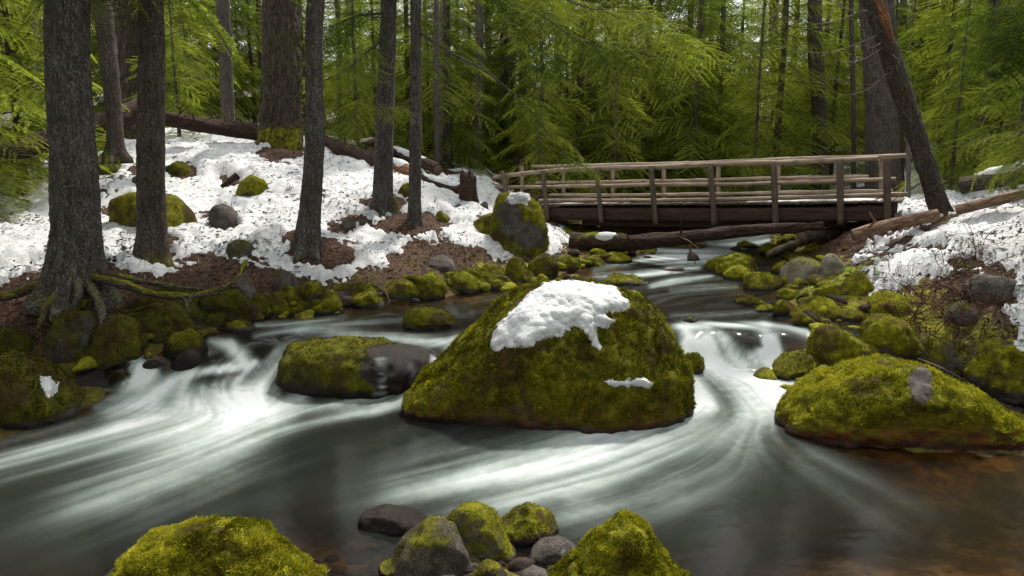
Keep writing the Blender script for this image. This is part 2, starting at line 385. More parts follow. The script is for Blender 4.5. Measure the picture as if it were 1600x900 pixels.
WPTS = [uz(*q) for q in [(-300,950,0),(0,900,0),(0,720,0),(-300,700,0),(120,650,.03),(300,665,.02),(450,640,.0),(560,628,.02),(640,655,0),(850,690,0),
    (1080,655,0),(1230,668,0),(1600,740,0),(1900,800,0),(800,900,0),(1600,900,0),(1200,800,0),(400,800,0),(800,780,0),(1500,760,0),
    (130,600,.12),(210,580,.28),(260,612,.10),(330,574,.26),(390,570,.24),(390,592,.10),(340,600,.12),(350,625,.04),(430,585,.20),(435,610,.1),(590,600,.12),(660,590,.25),(640,625,.05),
    (180,556,.42),(300,540,.5),(370,530,.5),(430,520,.53),(500,518,.55),(560,525,.53),(640,530,.52),(700,538,.5),(740,535,.52),
    (300,505,.57),(420,503,.59),(500,490,.6),(650,505,.59),(700,480,.61),(800,500,.6),(600,478,.61),(780,460,.64),
    (1050,508,.58),(1110,508,.57),(1150,506,.58),(1200,508,.58),(1260,520,.57),(1110,526,.50),(1160,526,.50),(1215,526,.50),(1110,567,.17),(1160,567,.17),(1215,567,.18),(1100,594,.085),(1155,594,.085),(1215,592,.09),(1100,622,.035),(1180,626,.035),
    (1060,480,.62),(1200,480,.63),(1150,460,.65),(900,450,.66),(900,480,.62),(1040,440,.70),(1140,435,.70),(950,425,.73),(1050,420,.76),
    (960,405,.84),(1050,405,.82),(1130,400,.86),(1060,390,.93),(1130,382,.98),(1180,371,1.05),(1210,362,1.12),(1180,352,1.25),(1100,350,1.3)]]
WPTS += [(-20, 12, .3), (-20, 18, .6), (-20, 25, .8), (20, 12, .4), (20, 18, .8), (20, 27, 1.1), (0, 40, 1.7), (20, 45, 1.9), (-20, 45, 1.7), (5, 2, 0), (-10, 2, 0), (12, 4, 0)]
WATER = RBF(WPTS, 0.6)
HUMPS = [(1160, 540, .34, .13), (345, 586, .42, .17), (480, 512, .35, .05), (420, 540, .4, .09), (190, 585, .3, .10), (1222, 535, .30, .13), (1085, 545, .2, .1), (600, 492, .5, .03), (1090, 522, .3, .06)]
def uw(u, v):
    z = 0.5
    for _ in range(12):
        P = at_z(u, v, z); z = 0.5 * z + 0.5 * float(WATER(P[0], P[1]))
    return at_z(u, v, z)
HUMPW = [(uw(a, b), r, h) for a, b, r, h in HUMPS]
def wz(x, y):
    z = WATER(x, y)
    for P, r, h in HUMPW: z = z + h * np.exp(-((x - P[0])**2 + (y - P[1])**2) / r**2)
    return z
SHORE_L = [(-150,720),(-20,690),(110,640),(180,600),(240,560),(330,518),(390,503),(460,492),(560,478),(650,466),(740,456),(800,446),(860,432),(905,417),(960,406),(1000,396),(1012,384),(1030,374)]
SHORE_R = [(1900,740),(1700,720),(1600,705),(1420,700),(1300,690),(1240,640),(1235,590),(1265,545),(1290,512),(1240,478),(1215,450),(1255,430),(1230,405),(1215,390),(1200,378),(1225,366)]
LP = [tuple(q) for q in ([*map(lambda p: uw(*p), SHORE_L)] + [*map(lambda p: uw(*p), SHORE_R)])]
for u, v, dd in [(-300,850,.45),(0,850,.55),(100,720,.6),(300,760,.6),(450,700,.6),(650,720,.6),(900,740,.6),(1100,700,.55),(1300,760,.5),(1500,790,.26),(1650,760,.24),
    (1400,880,.13),(1250,870,.2),(1600,880,.16),(1150,800,.5),(1000,830,.4),(600,870,.17),(500,860,.20),(520,800,.32),(700,890,.02),(800,880,.03),(300,880,.3),(650,800,.3),(800,800,.3),
    (350,560,.35),(500,560,.4),(620,560,.4),(560,500,.45),(700,500,.45),(850,480,.45),(1000,480,.4),(1150,480,.4),(1150,560,.35),(1120,610,.4),(1180,430,.3),(1060,440,.4),(1060,410,.3),(1130,390,.3),(1190,368,.3),(200,590,.2),(300,600,.3),(900,460,.4),(800,480,.3)]:
    P = uw(u, v); LP.append((P[0], P[1], P[2] - dd))
LP += [ud(*q) for q in [
    (-300,560,11),(-300,450,12.5),(-300,300,18),(-300,270,26),(60,470,12.2),(118,452,12.4),(20,560,11.4),(90,590,11.1),(180,500,12.1),(250,470,12.7),(210,440,13.2),(238,402,14.5),(300,440,13.6),(380,440,14.2),(330,400,15.2),
    (0,440,13),(0,330,18),(0,290,21),(150,300,19.5),(80,380,14.8),(300,300,20),(260,350,17.5),(300,240,24),(430,225,25.5),(370,260,22),(480,385,16),(480,330,18.5),(500,260,23.5),(560,250,24.5),
    (597,330,19),(600,290,21.5),(660,352,18.5),(700,300,22.5),(740,345,20),(700,400,17.4),(640,430,15.9),(560,430,15.6),(450,430,15.2),(520,470,14.6),(600,400,16.8),(760,420,17.3),(830,395,18.6),(810,360,20.4),(870,365,21.3),(870,410,18.5),(900,385,20.2),(940,380,21.2),
    (300,205,31),(100,215,30),(0,215,32),(600,235,34),(750,268,30),(770,328,23.5),(820,330,23),(860,340,23.5),(820,300,27),
    (1420,328,19),(1475,338,17.6),(1400,350,18.2),(1330,362,18.3),(1370,385,16.8),(1600,330,15.2),(1550,420,13.6),(1600,500,12.1),(1450,400,15),(1350,405,15.8),(1330,450,14.2),(1290,380,18.9),(1280,410,17),(1260,360,21),
    (1450,470,13.2),(1380,480,13.4),(1500,560,11.7),(1340,540,12.4),(1600,580,11),(1450,560,11.6),(1700,600,10.8),(1700,680,9.6),(1800,500,11.5),(1900,350,14),(2000,700,9),
    (1400,315,25),(1300,312,27),(1500,270,28),(1560,225,30),(1600,190,40),(1750,250,24),(1100,335,29),(1000,312,33),(1100,292,45),(800,262,60),(1100,245,70),(1600,60,85),(0,60,80),(400,150,70),(1300,215,90),(1900,100,50),(-300,150,50)]]
LP += [(x, 4, .05) for x in (-8, -3, 0, 3, 8)] + [(x, 2, 1.2) for x in (-8, 0, 8)] + [(x, 0, 1.9) for x in (-10, 0, 10)]
LP += [(-60, 30, 6), (60, 30, 8), (-60, 0, 3), (60, 0, 3), (-120, 100, 22), (120, 100, 26), (0, 140, 16), (-60, 140, 24), (60, 140, 24), (-15, 6, .5), (14, 5, .4), (-13, 9, .4)]
LAND = RBF(LP, 0.5, 0.02)
def gz(x, y):
    x = np.asarray(x, float); y = np.asarray(y, float)
    b = LAND(x, y); dw = b - WATER(x, y)
    k = sstep(-0.25, 0.35, dw)
    P = p3(x, y)
    return b + (0.03 + 0.09 * k) * fbm(P, 1.1, 4, 3) * 1.6 + k * 0.03 * fbm(P, 6, 3, 9) + (1 - k) * 0.03 * fbm(P, 4.5, 2, 5)
def hit(u, v, water=True):
    ys = np.exp(np.linspace(math.log(4.5), math.log(110), 420)); P = at_y(u, v, ys)
    g = gz(P[:, 0], P[:, 1])
    if water: g = np.maximum(g, np.where(ys < 34, WATER(P[:, 0], P[:, 1]), -9))
    d = P[:, 2] - g; i = np.argmax(d < 0)
    if d[i] >= 0: return P[-1]
    i = max(i, 1); t = d[i-1] / (d[i-1] - d[i]); return P[i-1] * (1 - t) + P[i] * t
def poly_sd(u, v, poly):
    """signed distance in pixels, positive inside"""
    poly = np.asarray(poly, float); sh = u.shape; X = np.stack([u.ravel(), v.ravel()], -1)
    dm = np.full(len(X), 1e9); ins = np.zeros(len(X), bool); n = len(poly)
    for i in range(n):
        a, b = poly[i], poly[(i+1) % n]; e = b - a; t = np.clip(((X - a) @ e) / (e @ e), 0, 1)
        dm = np.minimum(dm, np.hypot(*(X - a - t[:, None] * e).T))
        c = ((a[1] > X[:, 1]) != (b[1] > X[:, 1])) & (X[:, 0] < (b[0]-a[0]) * (X[:, 1]-a[1]) / (b[1]-a[1] + 1e-12) + a[0])
        ins ^= c
    return np.where(ins, dm, -dm).reshape(sh)
def grid_faces(nr, nc):
    i, j = np.meshgrid(np.arange(nr - 1), np.arange(nc - 1), indexing='ij')
    return np.stack([i*nc + j, i*nc + j + 1, (i+1)*nc + j + 1, (i+1)*nc + j], -1).reshape(-1, 4)
# --- ground sheet: one fan-shaped grid, finer near the stream, on to the horizon
tx = np.r_[-6, -4.5, -3.3, -2.4, -1.8, -1.4, -1.1, np.linspace(-.95, .95, 480), 1.1, 1.4, 1.8, 2.4, 3.3, 4.5, 6]
yy = np.r_[np.linspace(0.6, 4.4, 10), np.exp(np.linspace(math.log(4.6), math.log(60), 430)), np.exp(np.linspace(math.log(62), math.log(900), 40))]
Y, TX = np.meshgrid(yy, tx, indexing='ij'); X = TX * np.maximum(Y, 3)
capd = np.minimum(1, 130 / np.maximum(np.hypot(X, Y), 1))
Z = gz(X * capd, Y * capd)
U, V_ = proj(p3(X, Y) + np.stack([0*Z, 0*Z, Z], -1))
WZ = np.where(Y < 34, WATER(X, Y), -5.0)
SNOW_L = [(-500,475),(0,452),(40,425),(75,405),(160,398),(215,425),(262,428),(285,402),(330,400),(400,408),(440,425),(500,442),(555,437),(560,418),(620,422),(600,398),(650,375),(720,378),(750,405),(790,398),(835,398),(880,385),(905,370),(880,352),(850,348),(800,332),(790,305),(765,272),(700,262),(620,262),(560,215),(400,190),(260,190),(195,205),(160,235),(70,262),(0,278),(-500,250)]
SNOW_R = [(1335,408),(1372,372),(1440,358),(1480,345),(1400,345),(1405,325),(1400,290),(1500,285),(1510,305),(1600,292),(2200,150),(2200,640),(1600,640),(1595,520),(1565,470),(1592,430),(1560,415),(1500,425),(1440,430),(1395,460),(1362,458),(1350,425),(1385,412),(1420,388),(1360,398)]
HOLES = [(505,395,62,30),(470,372,30,14),(640,350,75,22),(600,318,40,18),(700,395,75,20),(240,385,42,26),(205,330,60,20),(118,420,62,30),(345,335,26,12),(350,350,22,12),(440,238,44,20),(560,345,26,9),(545,352,16,6),(380,383,26,10),
         (165,258,18,10),(225,268,26,12),(290,268,30,14),(360,285,22,10),(610,345,24,9),(760,350,18,9),(830,385,20,10),(500,305,14,6),(530,355,20,8),(600,238,60,22),(1410,380,30,10),(1500,412,40,9),(1450,390,40,9),(1550,440,30,18),(1560,470,40,14),(1470,345,34,10),(150,300,26,6),(30,300,24,5),(690,268,36,10)]
sd = np.maximum(poly_sd(U, V_, SNOW_L) / 16, np.where(Y > 10, poly_sd(U, V_, SNOW_R) / 13, -9))
for a, b, ra, rb in HOLES:
    q = (np.hypot((U - a) / (ra * .85), (V_ - b) / (rb * .85)) - 1) * min(ra, rb) / 8
    sd = np.minimum(sd, q)
Pn = p3(X, Y)
sd = np.clip(sd, -2.2, 2.2)
sd += 1.0 * fbm(Pn, 1.7, 4, 21) + 1.3 * fbm(Pn, 5.0, 4, 22, .7) + 0.7 * fbm(Pn, 15, 2, 23) + np.where(X < 2, 0.08, 0.26)
farm = (Y > 27)
sd = np.where(farm & (Y > 32), -0.45 + 2.6 * fbm(Pn, 0.28, 4, 31), sd)
sd = np.where(Y > 26, np.maximum(sd, np.where((U > 880) & (U < 1500) & (V_ > 255), 0.1 + 2.2 * fbm(Pn, 0.6, 3, 33), -3)), sd)
sd = np.where(Z - WZ < 0.12, -2, sd)
# ground attributes
mossg = sstep(0.75, 0.12, Z - WZ) * 0.42 + 0.14 + 0.22 * fbm(Pn, 1.3, 3, 61)
mossg += 0.25 * (poly_sd(U, V_, [(1300,400),(1420,400),(1560,520),(1600,640),(1200,640),(1200,440)]) > 0)
mossg = np.where(Y > 27, 0.30, mossg)
tone = np.where(X < -1, 0.22, 0.75)  # left ground moss coloured darker, standing in for shade on that bank
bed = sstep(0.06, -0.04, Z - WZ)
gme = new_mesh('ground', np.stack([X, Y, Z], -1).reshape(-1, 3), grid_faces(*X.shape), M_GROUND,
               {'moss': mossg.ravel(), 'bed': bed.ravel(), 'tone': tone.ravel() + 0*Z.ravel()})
tag(link('ground', gme), kind='structure')
th = 0.12 * sstep(-0.1, 1.3, sd) + 0.15 * fbm(Pn, 1.7, 3, 41) + 0.03 * fbm(Pn, 7, 3, 43)
SZ = Z + np.where(sd > 0, np.maximum(th, 0.012), -0.03) - np.where(sd < -0.15, 0.15, 0)
fq = grid_faces(*X.shape); keep = (sd.ravel()[fq] > -0.02).any(1) & (Y.ravel()[fq].max(1) < 150)
fq = fq[keep]; used_, inv = np.unique(fq, return_inverse=True)
SV = np.stack([X, Y, SZ], -1).reshape(-1, 3)[used_]
sme = new_mesh('snow', SV, inv.reshape(fq.shape), M_SNOW)
tag(link('snow', sme), kind='structure')
# ------------------------------------------------------------------ the stream surface
STROKES = [  # pixel polylines: (u, v, half width, intensity)
 [(745,533,8,.6),(700,536,10,.8),(640,530,9,.75),(580,524,7,.65),(510,518,6,.6),(450,517,6,.45),(400,525,6,.25)],
 [(560,524,7,.4),(470,520,10,.4),(448,545,12,.5),(425,575,14,.55),(405,600,20,.8),(370,628,28,.95),(285,652,26,.95),(190,672,22,.75),(90,695,20,.6),(0,718,22,.5),(-120,745,24,.4)],
 [(330,532,6,.3),(358,540,10,.7),(376,556,12,.9),(386,570,8,.8)],
 [(400,568,6,.7),(360,574,6,.75),(315,580,6,.6),(280,590,10,.65),(262,604,14,.7),(235,628,18,.85),(180,652,16,.6)],
 [(300,575,7,.3),(290,600,9,.6),(285,630,14,.8)],
 [(205,548,8,.5),(210,562,12,.8),(228,582,14,.7),(215,600,12,.7),(150,632,9,.4)],
 [(470,628,14,.6),(430,648,20,.75),(380,682,26,.5),(330,716,32,.38),(250,752,36,.30),(140,795,38,.18),(40,830,40,.08)],
 [(360,700,24,.22),(250,725,26,.22),(120,760,28,.15)],
 [(715,535,11,.85),(700,548,7,.5),(690,565,6,.5),(668,588,8,.75),(650,605,12,.85),(600,622,12,.85),(540,632,11,.7),(480,640,9,.45),(430,652,9,.3)],
 [(640,625,10,.55),(590,640,11,.5),(520,652,10,.3),(450,668,10,.2)],
 [(320,612,10,.6),(350,620,10,.8),(375,615,10,.7)],[(310,636,18,.8),(360,640,22,.9),(400,630,18,.8)],
 [(1075,508,6,.5),(1105,513,7,.7),(1114,535,8,.7),(1100,560,12,.95),(1100,595,24,1),(1112,628,26,1),(1040,650,14,.9),(950,672,18,.8),(850,698,26,.62),(740,728,30,.36),(640,755,30,.16)],
 [(1195,512,9,.7),(1203,530,10,.6),(1212,555,10,.6),(1208,588,20,.85),(1185,616,22,.95),(1120,640,24,.95),(1010,672,28,.72),(900,712,36,.58),(800,740,36,.45),(680,765,32,.22),(560,790,28,.08)],
 [(1100,660,24,.5),(980,700,34,.5),(880,740,36,.42),(760,765,28,.26)],
 [(1050,512,5,.4),(1100,508,5,.7),(1170,508,6,.75),(1230,514,7,.6),(1270,522,6,.4)],
 [(1125,520,8,.5),(1135,528,7,.35)],[(1100,600,24,.98),(1135,625,32,.98),(1190,635,26,.9)],[(1100,578,18,.98),(1150,588,22,.98),(1185,594,24,.98),(1232,598,16,.85)],[(1130,535,14,.5),(1140,556,16,.75),(1160,566,16,.8),(1185,560,12,.7)],[(1066,512,9,.7),(1082,535,14,.9),(1088,560,16,.98),(1096,595,18,.98)],[(715,540,12,.8),(700,565,9,.8),(680,592,10,.85)],[(1090,610,26,.95),(1150,625,24,.95),(1190,622,20,.8)],
 [(1262,590,12,.5),(1225,615,20,.45),(1195,650,20,.25),(1160,690,30,.22),(1050,760,40,.22),(900,790,34,.18)],
 [(1215,690,8,.08),(1270,715,12,.16),(1340,745,12,.10),(1450,800,12,.05)],
 [(1245,720,10,.10),(1330,780,14,.10),(1420,840,14,.04)],
 [(1080,525,8,.25),(1075,560,7,.4),(1085,600,12,.8)],
 [(1160,402,6,.4),(1110,402,8,.8),(1060,404,8,.85),(1010,406,6,.75),(965,412,5,.45),(930,420,5,.25)],
 [(1140,395,7,.75),(1090,396,7,.85),(1040,394,6,.75),(1010,392,5,.5)],
 [(1090,418,5,.35),(1040,424,6,.55),(990,430,6,.6),(930,430,5,.35)],
 [(1110,430,5,.25),(1050,440,6,.5),(1020,448,6,.4)],
 [(1150,448,4,.25),(1100,449,5,.3),(1050,452,5,.25)],
 [(1215,362,4,.7),(1180,371,6,.8),(1140,380,7,.8),(1110,386,7,.7)],
 [(1200,375,4,.6),(1165,384,5,.7),(1130,390,6,.6)],
 [(540,494,3,.4),(500,500,4,.4),(450,506,5,.35),(400,508,4,.3)],
 [(1210,485,5,.2),(1130,492,5,.2),(1050,492,4,.15)],
 [(640,500,5,.2),(560,505,5,.28),(480,510,6,.22)],
 [(920,440,4,.15),(860,452,5,.15),(760,468,6,.10),(640,486,6,.05)]]
def stroke_mask(u, v, wide=1.0):
    keepm = np.ones(u.shape); 
    for S in STROKES:
        best = np.zeros(u.shape)
        for (a0, b0, w0, i0), (a1, b1, w1, i1) in zip(S[:-1], S[1:]):
            e = np.array([a1 - a0, b1 - b0]); L2 = e @ e
            t = np.clip(((u - a0) * e[0] + (v - b0) * e[1]) / L2, 0, 1)
            d2 = (u - a0 - t * e[0])**2 + ((v - b0 - t * e[1]) * 1.15)**2
            ww = (w0 + (w1 - w0) * t) * wide * (1.12 + .55 * sstep(630, 710, v))
            best = np.maximum(best, (i0 + (i1 - i0) * t) * np.exp(-d2 / ww**2))
        keepm = keepm * (1 - np.clip(best, 0, 1))
    return 1 - keepm
# flow directions in the world, then noise smeared along them
gx = np.arange(-17, 16, 0.12); gy = np.arange(4.6, 32, 0.12); GY, GX = np.meshgrid(gy, gx, indexing='ij')
DX = np.full(GX.shape, -0.010); DY = np.full(GX.shape, -0.014)
for S in STROKES:
    Ws = np.array([uw(q[0], q[1]) for q in S])
    for i in range(len(S) - 1):
        a, b = Ws[i, :2], Ws[i+1, :2]; e = b - a; L = np.linalg.norm(e) + 1e-9
        t = np.clip(((GX - a[0]) * e[0] + (GY - a[1]) * e[1]) / L**2, 0, 1)
        d2 = (GX - a[0] - t*e[0])**2 + (GY - a[1] - t*e[1])**2
        k = np.exp(-d2 / 0.55**2) + 0.01 * np.exp(-d2 / 2.5**2); DX += k * e[0] / L; DY += k * e[1] / L
nn = np.hypot(DX, DY); DX /= nn; DY /= nn
def lic(h, grain, step, nst, seed):
    fx = np.arange(-17, 16, h); fy = np.arange(4.6, 32, h); FY, FX = np.meshgrid(fy, fx, indexing='ij')
    N = vnoise(p3(FX, FY) / grain, seed).astype(np.float32)
    def samp(x, y, A, hh):
        i = np.clip(((y - 4.6) / hh + 0.5).astype(np.int32), 0, A.shape[0]-1); j = np.clip(((x + 17) / hh + 0.5).astype(np.int32), 0, A.shape[1]-1)
        return A[i, j]
    acc = N.copy(); cnt = 1.0
    for sg in (1, -1):
        x, y = FX.copy(), FY.copy()
        for k in range(nst):
            x += sg * step * samp(x, y, DX, 0.12); y += sg * step * samp(x, y, DY, 0.12)
            wgt = 0.5 + 0.5 * math.cos(math.pi * (k + 1) / (nst + 1)); acc += wgt * samp(x, y, N, h); cnt += wgt
    acc /= cnt; acc /= acc.std() + 1e-6
    return acc, h
def bil(A, h, x, y):
    a = np.clip((y - 4.6) / h, 0, A.shape[0] - 1.001); b = np.clip((x + 17) / h, 0, A.shape[1] - 1.001)
    i = a.astype(int); j = b.astype(int); a = a - i; b = b - j
    return (A[i, j]*(1-b) + A[i, j+1]*b)*(1-a) + (A[i+1, j]*(1-b) + A[i+1, j+1]*b)*a
L1, h1 = lic(0.03, 0.035, 0.04, 22, 51); L2, h2 = lic(0.06, 0.12, 0.08, 18, 52); L3, h3 = lic(0.12, 0.40, 0.16, 14, 53)
tw = np.linspace(-.95, .95, 620); yw = np.exp(np.linspace(math.log(4.7), math.log(31), 360))
Y2, T2 = np.meshgrid(yw, tw, indexing='ij'); X2 = T2 * Y2
Z2 = wz(X2, Y2); G2 = gz(X2, Y2)
U2, V2 = proj(np.stack([X2, Y2, Z2], -1))
s1, s2, s3 = bil(L1, h1, X2, Y2), bil(L2, h2, X2, Y2), bil(L3, h3, X2, Y2)
mk = stroke_mask(U2, V2)
stk = 0.35 * s1 + 0.5 * s2 + 0.5 * s3
wob = mk * (1 + 0.04 * s1 + 0.06 * s2 + 0.20 * s3) + (0.015 * s1 + 0.025 * s2 + 0.06 * s3) * sstep(0.02, 0.3, mk)
thin = stroke_mask(U2, V2, 1.9) * 0.045 * np.clip(0.35 + 0.5 * s2 + 0.35 * s1 + 0.6 * s3, 0, 2)
rip = 0.035 * np.clip(0.3 + s2 + 0.5 * s3, 0, 2) * sstep(520, 470, V2)
gyy, gxx = np.gradient(Z2, axis=0) / np.gradient(Y2, axis=0), np.gradient(Z2, axis=1) / np.gradient(X2, axis=1)
steep = np.hypot(gyy, gxx) * (V2 > 500) * (V2 < 660)
wob = wob + 0.55 * sstep(0.30, 0.75, steep) * (1 + .25 * s1 + .3 * s2) * sstep(.03, .25, mk)
foam = 0.90 * np.clip(np.clip(wob, 0, 1) ** 1.25 + thin + rip, 0, 1)
Z2 = Z2 + 0.005 * stk * sstep(0.02, 0.5, mk); stk = stk * (.06 + .94 * sstep(0.02, .35, mk))
green = sstep(0.02, 0.3, stroke_mask(U2, V2, 2.2)) * sstep(610, 700, V2) * (U2 < 1350)
fw = grid_faces(*X2.shape)
kp = ((Z2 - G2).ravel()[fw] > -0.30).any(1)
ul = np.interp(V2.ravel(), [340, 372, 400, 445, 480, 520, 620, 720], [1060, 980, 900, 700, 350, 170, -60, -900]); ur = np.interp(V2.ravel(), [340, 372, 410, 520, 600, 700, 720], [1320, 1300, 1300, 1370, 1400, 1800, 3000])
kp &= ((U2.ravel()[fw] > ul[fw]) & (U2.ravel()[fw] < ur[fw])).any(1)
fw = fw[kp]; used_, inv = np.unique(fw, return_inverse=True)
wme = new_mesh('stream_water', np.stack([X2, Y2, Z2], -1).reshape(-1, 3)[used_], inv.reshape(fw.shape), M_WATER,
               {'foam': foam.ravel()[used_], 'depth': np.clip(Z2 - G2, 0, 2).ravel()[used_], 'streak': (stk / 3).ravel()[used_], 'green': green.ravel()[used_]})
tag(link('stream_water', wme), kind='structure')
# ------------------------------------------------------------------ boulders
def rock_shape(prof, vb, ry=None, lvl=5, seed=1, amp=0.05, base=None, facet=0.5, push=0.9, cut=0.3):
    """prof: silhouette [(u,v)...] from the left waterline over the top to the right; vb: row of the front base"""
    prof = sorted(prof); uc = 0.5 * (prof[0][0] + prof[-1][0])
    P0 = hit(uc, vb) if base is None else np.array(base, float)
    wpx = prof[-1][0] - prof[0][0]; wid0 = wpx / FPX * P0[1]
    ryy = (ry or 0.42) * wid0; yc = P0[1] + ryy * push
    pts = np.array([at_y(u, v, yc) for u, v in prof]); zb = P0[2]
    xc = 0.5 * (pts[0, 0] + pts[-1, 0]); rx = 0.5 * (pts[-1, 0] - pts[0, 0])
    hx = np.maximum(pts[:, 2] - zb, 0.01); te = (CAMH - zb) / yc
    h = np.sqrt(np.maximum(hx**2 - (ryy * te * 0.8)**2, (0.45 * hx)**2))
    hm = h.max()
    V, F = ico(lvl); V = V.copy(); rq = np.random.RandomState(seed + 77)
    for _ in range(9 if cut > .5 else 6):
        nq = rq.randn(3); nq /= np.linalg.norm(nq); c_ = rq.uniform(.62, .9) if cut > .5 else rq.uniform(.84, .97)
        V = V - np.maximum(V @ nq - c_, 0)[:, None] * nq * .9
    V = V / np.abs(V).max(0) * .999; S = np.sign(V) * np.abs(V) ** 0.88; S /= np.linalg.norm(S, axis=1)[:, None]; S = 0.55 * S + 0.45 * V
    x = xc + rx * V[:, 0] * (1.0 + 0.0)
    hp = np.interp(x, pts[:, 0], h)
    cc = np.sqrt(np.maximum(1 - V[:, 0]**2, 1e-4)); sz = V[:, 2] / cc; sy = V[:, 1] / cc
    low = 0.5 * hm + 0.1
    endr = np.minimum(1, cc / 0.35)
    z = zb + np.where(sz > 0, (hp * endr) * np.sign(sz) * np.abs(sz) ** 0.9, low * sz * cc)
    y = yc + ryy * (np.sign(sy) * np.abs(sy) ** 0.85) * (cc ** 0.75)
    W = np.stack([x, y, z], -1); size = min(rx * 1.0, max(hm, 0.3 * rx))
    rs = np.random.RandomState(seed); o = rs.rand(3) * 50
    N = normals(W, F)
    d = fbm(W + o, 1.0 / size * 0.9, 4, seed, 0.5) * amp * 2.2 * size
    fc = np.abs(fbm(W + o + 9, 1.0 / size * 1.1, 2, seed + 5)); d -= facet * amp * 2 * size * (0.25 - np.minimum(fc, 0.25)) * 1.2
    d += 0.018 * fbm(W, 7, 3, seed + 9) + np.minimum(.05, size * .05) * (1 - 2.6 * np.abs(fbm(W + o, 2.6, 3, seed + 11))) * (lvl >= 5) + np.minimum(.02, size * .03) * (1 - 2.6 * np.abs(fbm(W + o, 8.5, 2, seed + 13)))
    W = W + N * d[:, None]
    return W, F, normals(W, F), zb, (xc, yc, zb, rx, ryy, hm)
def tufts(W, F, N, mossv, dens, size, seed, tone=0.7, lean=0.6, clip_z=-9):
    rs = np.random.RandomState(seed); A = W[F]; ar = 0.5 * np.linalg.norm(np.cross(A[:,1]-A[:,0], A[:,2]-A[:,0]), axis=1)
    fm = mossv[F].mean(1); fn = N[F].mean(1); ce = A.mean(1)
    vis = ((CAM - ce) * fn).sum(1) > -0.3
    wgt = ar * (fm > 0.40) * vis * (ce[:, 2] > clip_z); n = int(dens * wgt.sum())
    if n < 3: return None
    idx = rs.choice(len(F), n, p=wgt / wgt.sum()); r1, r2 = rs.rand(2, n); q = np.sqrt(r1)
    B = A[idx]; P = B[:,0]*(1-q)[:,None] + B[:,1]*(q*(1-r2))[:,None] + B[:,2]*(q*r2)[:,None]; nn = fn[idx]
    nn = nn + rs.randn(n, 3) * lean * 0.55 + np.array([0, 0, 0.25]); nn /= np.linalg.norm(nn, axis=1)[:, None]
    cl = fbm(P, 9, 3, seed); lo = fbm(P, 1.9, 3, seed + 4); s = size * (0.5 + rs.rand(n)) * (1 + 1.1 * cl)
    t = np.cross(nn, rs.randn(n, 3)); t /= np.linalg.norm(t, axis=1)[:, None] + 1e-9
    b0 = P - t * (s * 0.22)[:, None] - nn * (size * .2); b1 = P + t * (s * 0.22)[:, None] - nn * (size * .2); tp = P + nn * s[:, None] * 1.15 + t * (s * rs.uniform(-.5, .5, n))[:, None]
    V = np.stack([b0, b1, tp], 1).reshape(-1, 3); tn = np.clip(tone * (0.68 + 0.75 * cl + 0.9 * lo) + rs.randn(n) * 0.13, 0, 1)
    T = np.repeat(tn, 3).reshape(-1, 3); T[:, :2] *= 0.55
    return V, np.arange(len(V)).reshape(-1, 3), T.ravel()
ROCKS = {}
def rock(label, prof, vb, moss=0.85, tone=0.8, mat=None, lvl=4, tuft=0, tsz=0.022, name='mossy_boulder', group=None, cat='boulder', red=0.0, wetb=0.07, seed=None, key=None, bare=None, **kw):
    if not isinstance(prof, list):
        u0, u1, vt = prof; w_ = u1 - u0; s_ = (hash_(label) % 100) / 100 * 0.3 - 0.15; h_ = vb - vt; b_ = vb - 0.35 * h_
        prof = [(u0, b_), (u0 + .08*w_, b_ - .35*(b_-vt)), (u0 + (.25+.4*s_)*w_, vt + .18*(b_-vt)), (u0 + (.5+s_)*w_, vt), (u0 + (.75+.4*s_)*w_, vt + .22*(b_-vt)), (u0 + .93*w_, b_ - .3*(b_-vt)), (u1, b_)]
    seed = seed or (hash_(label) % 997)
    W, F, N, zb, dims = rock_shape(prof, vb, lvl=lvl, seed=seed, **kw)
    wlev = WATER(W[:, 0], W[:, 1])
    inwater = abs(float(WATER(dims[0], dims[1] - dims[4])) - zb) < 0.12
    hgt = W[:, 2] - (wlev if inwater else zb - 0.3)
    ms = moss * (0.62 + 0.55 * N[:, 2] + 0.55 * fbm(W, 2.2 / max(dims[3], .3), 3, seed + 3)) + (0.1 if moss > 0.8 else 0)
    wet = sstep(wetb * 2.2, wetb * 0.5, hgt + 0.05 * fbm(W, 5, 2, 3)) if inwater else np.zeros(len(W))
    ms = ms * (1 - 0.9 * sstep(wetb * 1.4, wetb * .6, hgt + min(.06, wetb) * fbm(W, 4, 2, 3))) if inwater else ms
    if bare:
        ub, vb_ = proj(W)
        for (a, b, ra, rb) in bare:
            kb = sstep(1.25, 0.7, np.hypot((ub - a) / ra, (vb_ - b) / rb) + 0.3 * fbm(W, 3, 3, 8)); ms = ms - 1.2 * kb
            if key == 'pour': wet = np.maximum(wet, kb)
    rd = red * sstep(wetb * 6 + .1, wetb, hgt) * (N[:, 2] < 0.55)
    at = {'moss': ms, 'wet': wet, 'tone': np.full(len(W), tone), 'red': rd}
    o_ = np.array([dims[0], dims[1], zb])
    root = link(name, new_mesh(name, W - o_, F, mat or M_ROCK, at), None, [float(a) for a in o_])
    tag(root, label, cat, group)
    if tuft:
        r = tufts(W, F, N, ms * (1 - rd * .9), tuft, tsz, seed, tone, clip_z=zb + (wetb if inwater else -.3))
        if r: tag(link('moss', new_mesh('moss', r[0] - o_, r[1], M_TUFT, {'tone': r[2]}, False), root), kind='stuff')
    ROCKS[key or label] = (W, F, N, dims, root)
    return root
def hash_(s):
    h = 0
    for c in s: h = (h * 131 + ord(c)) & 0x7fffffff
    return h
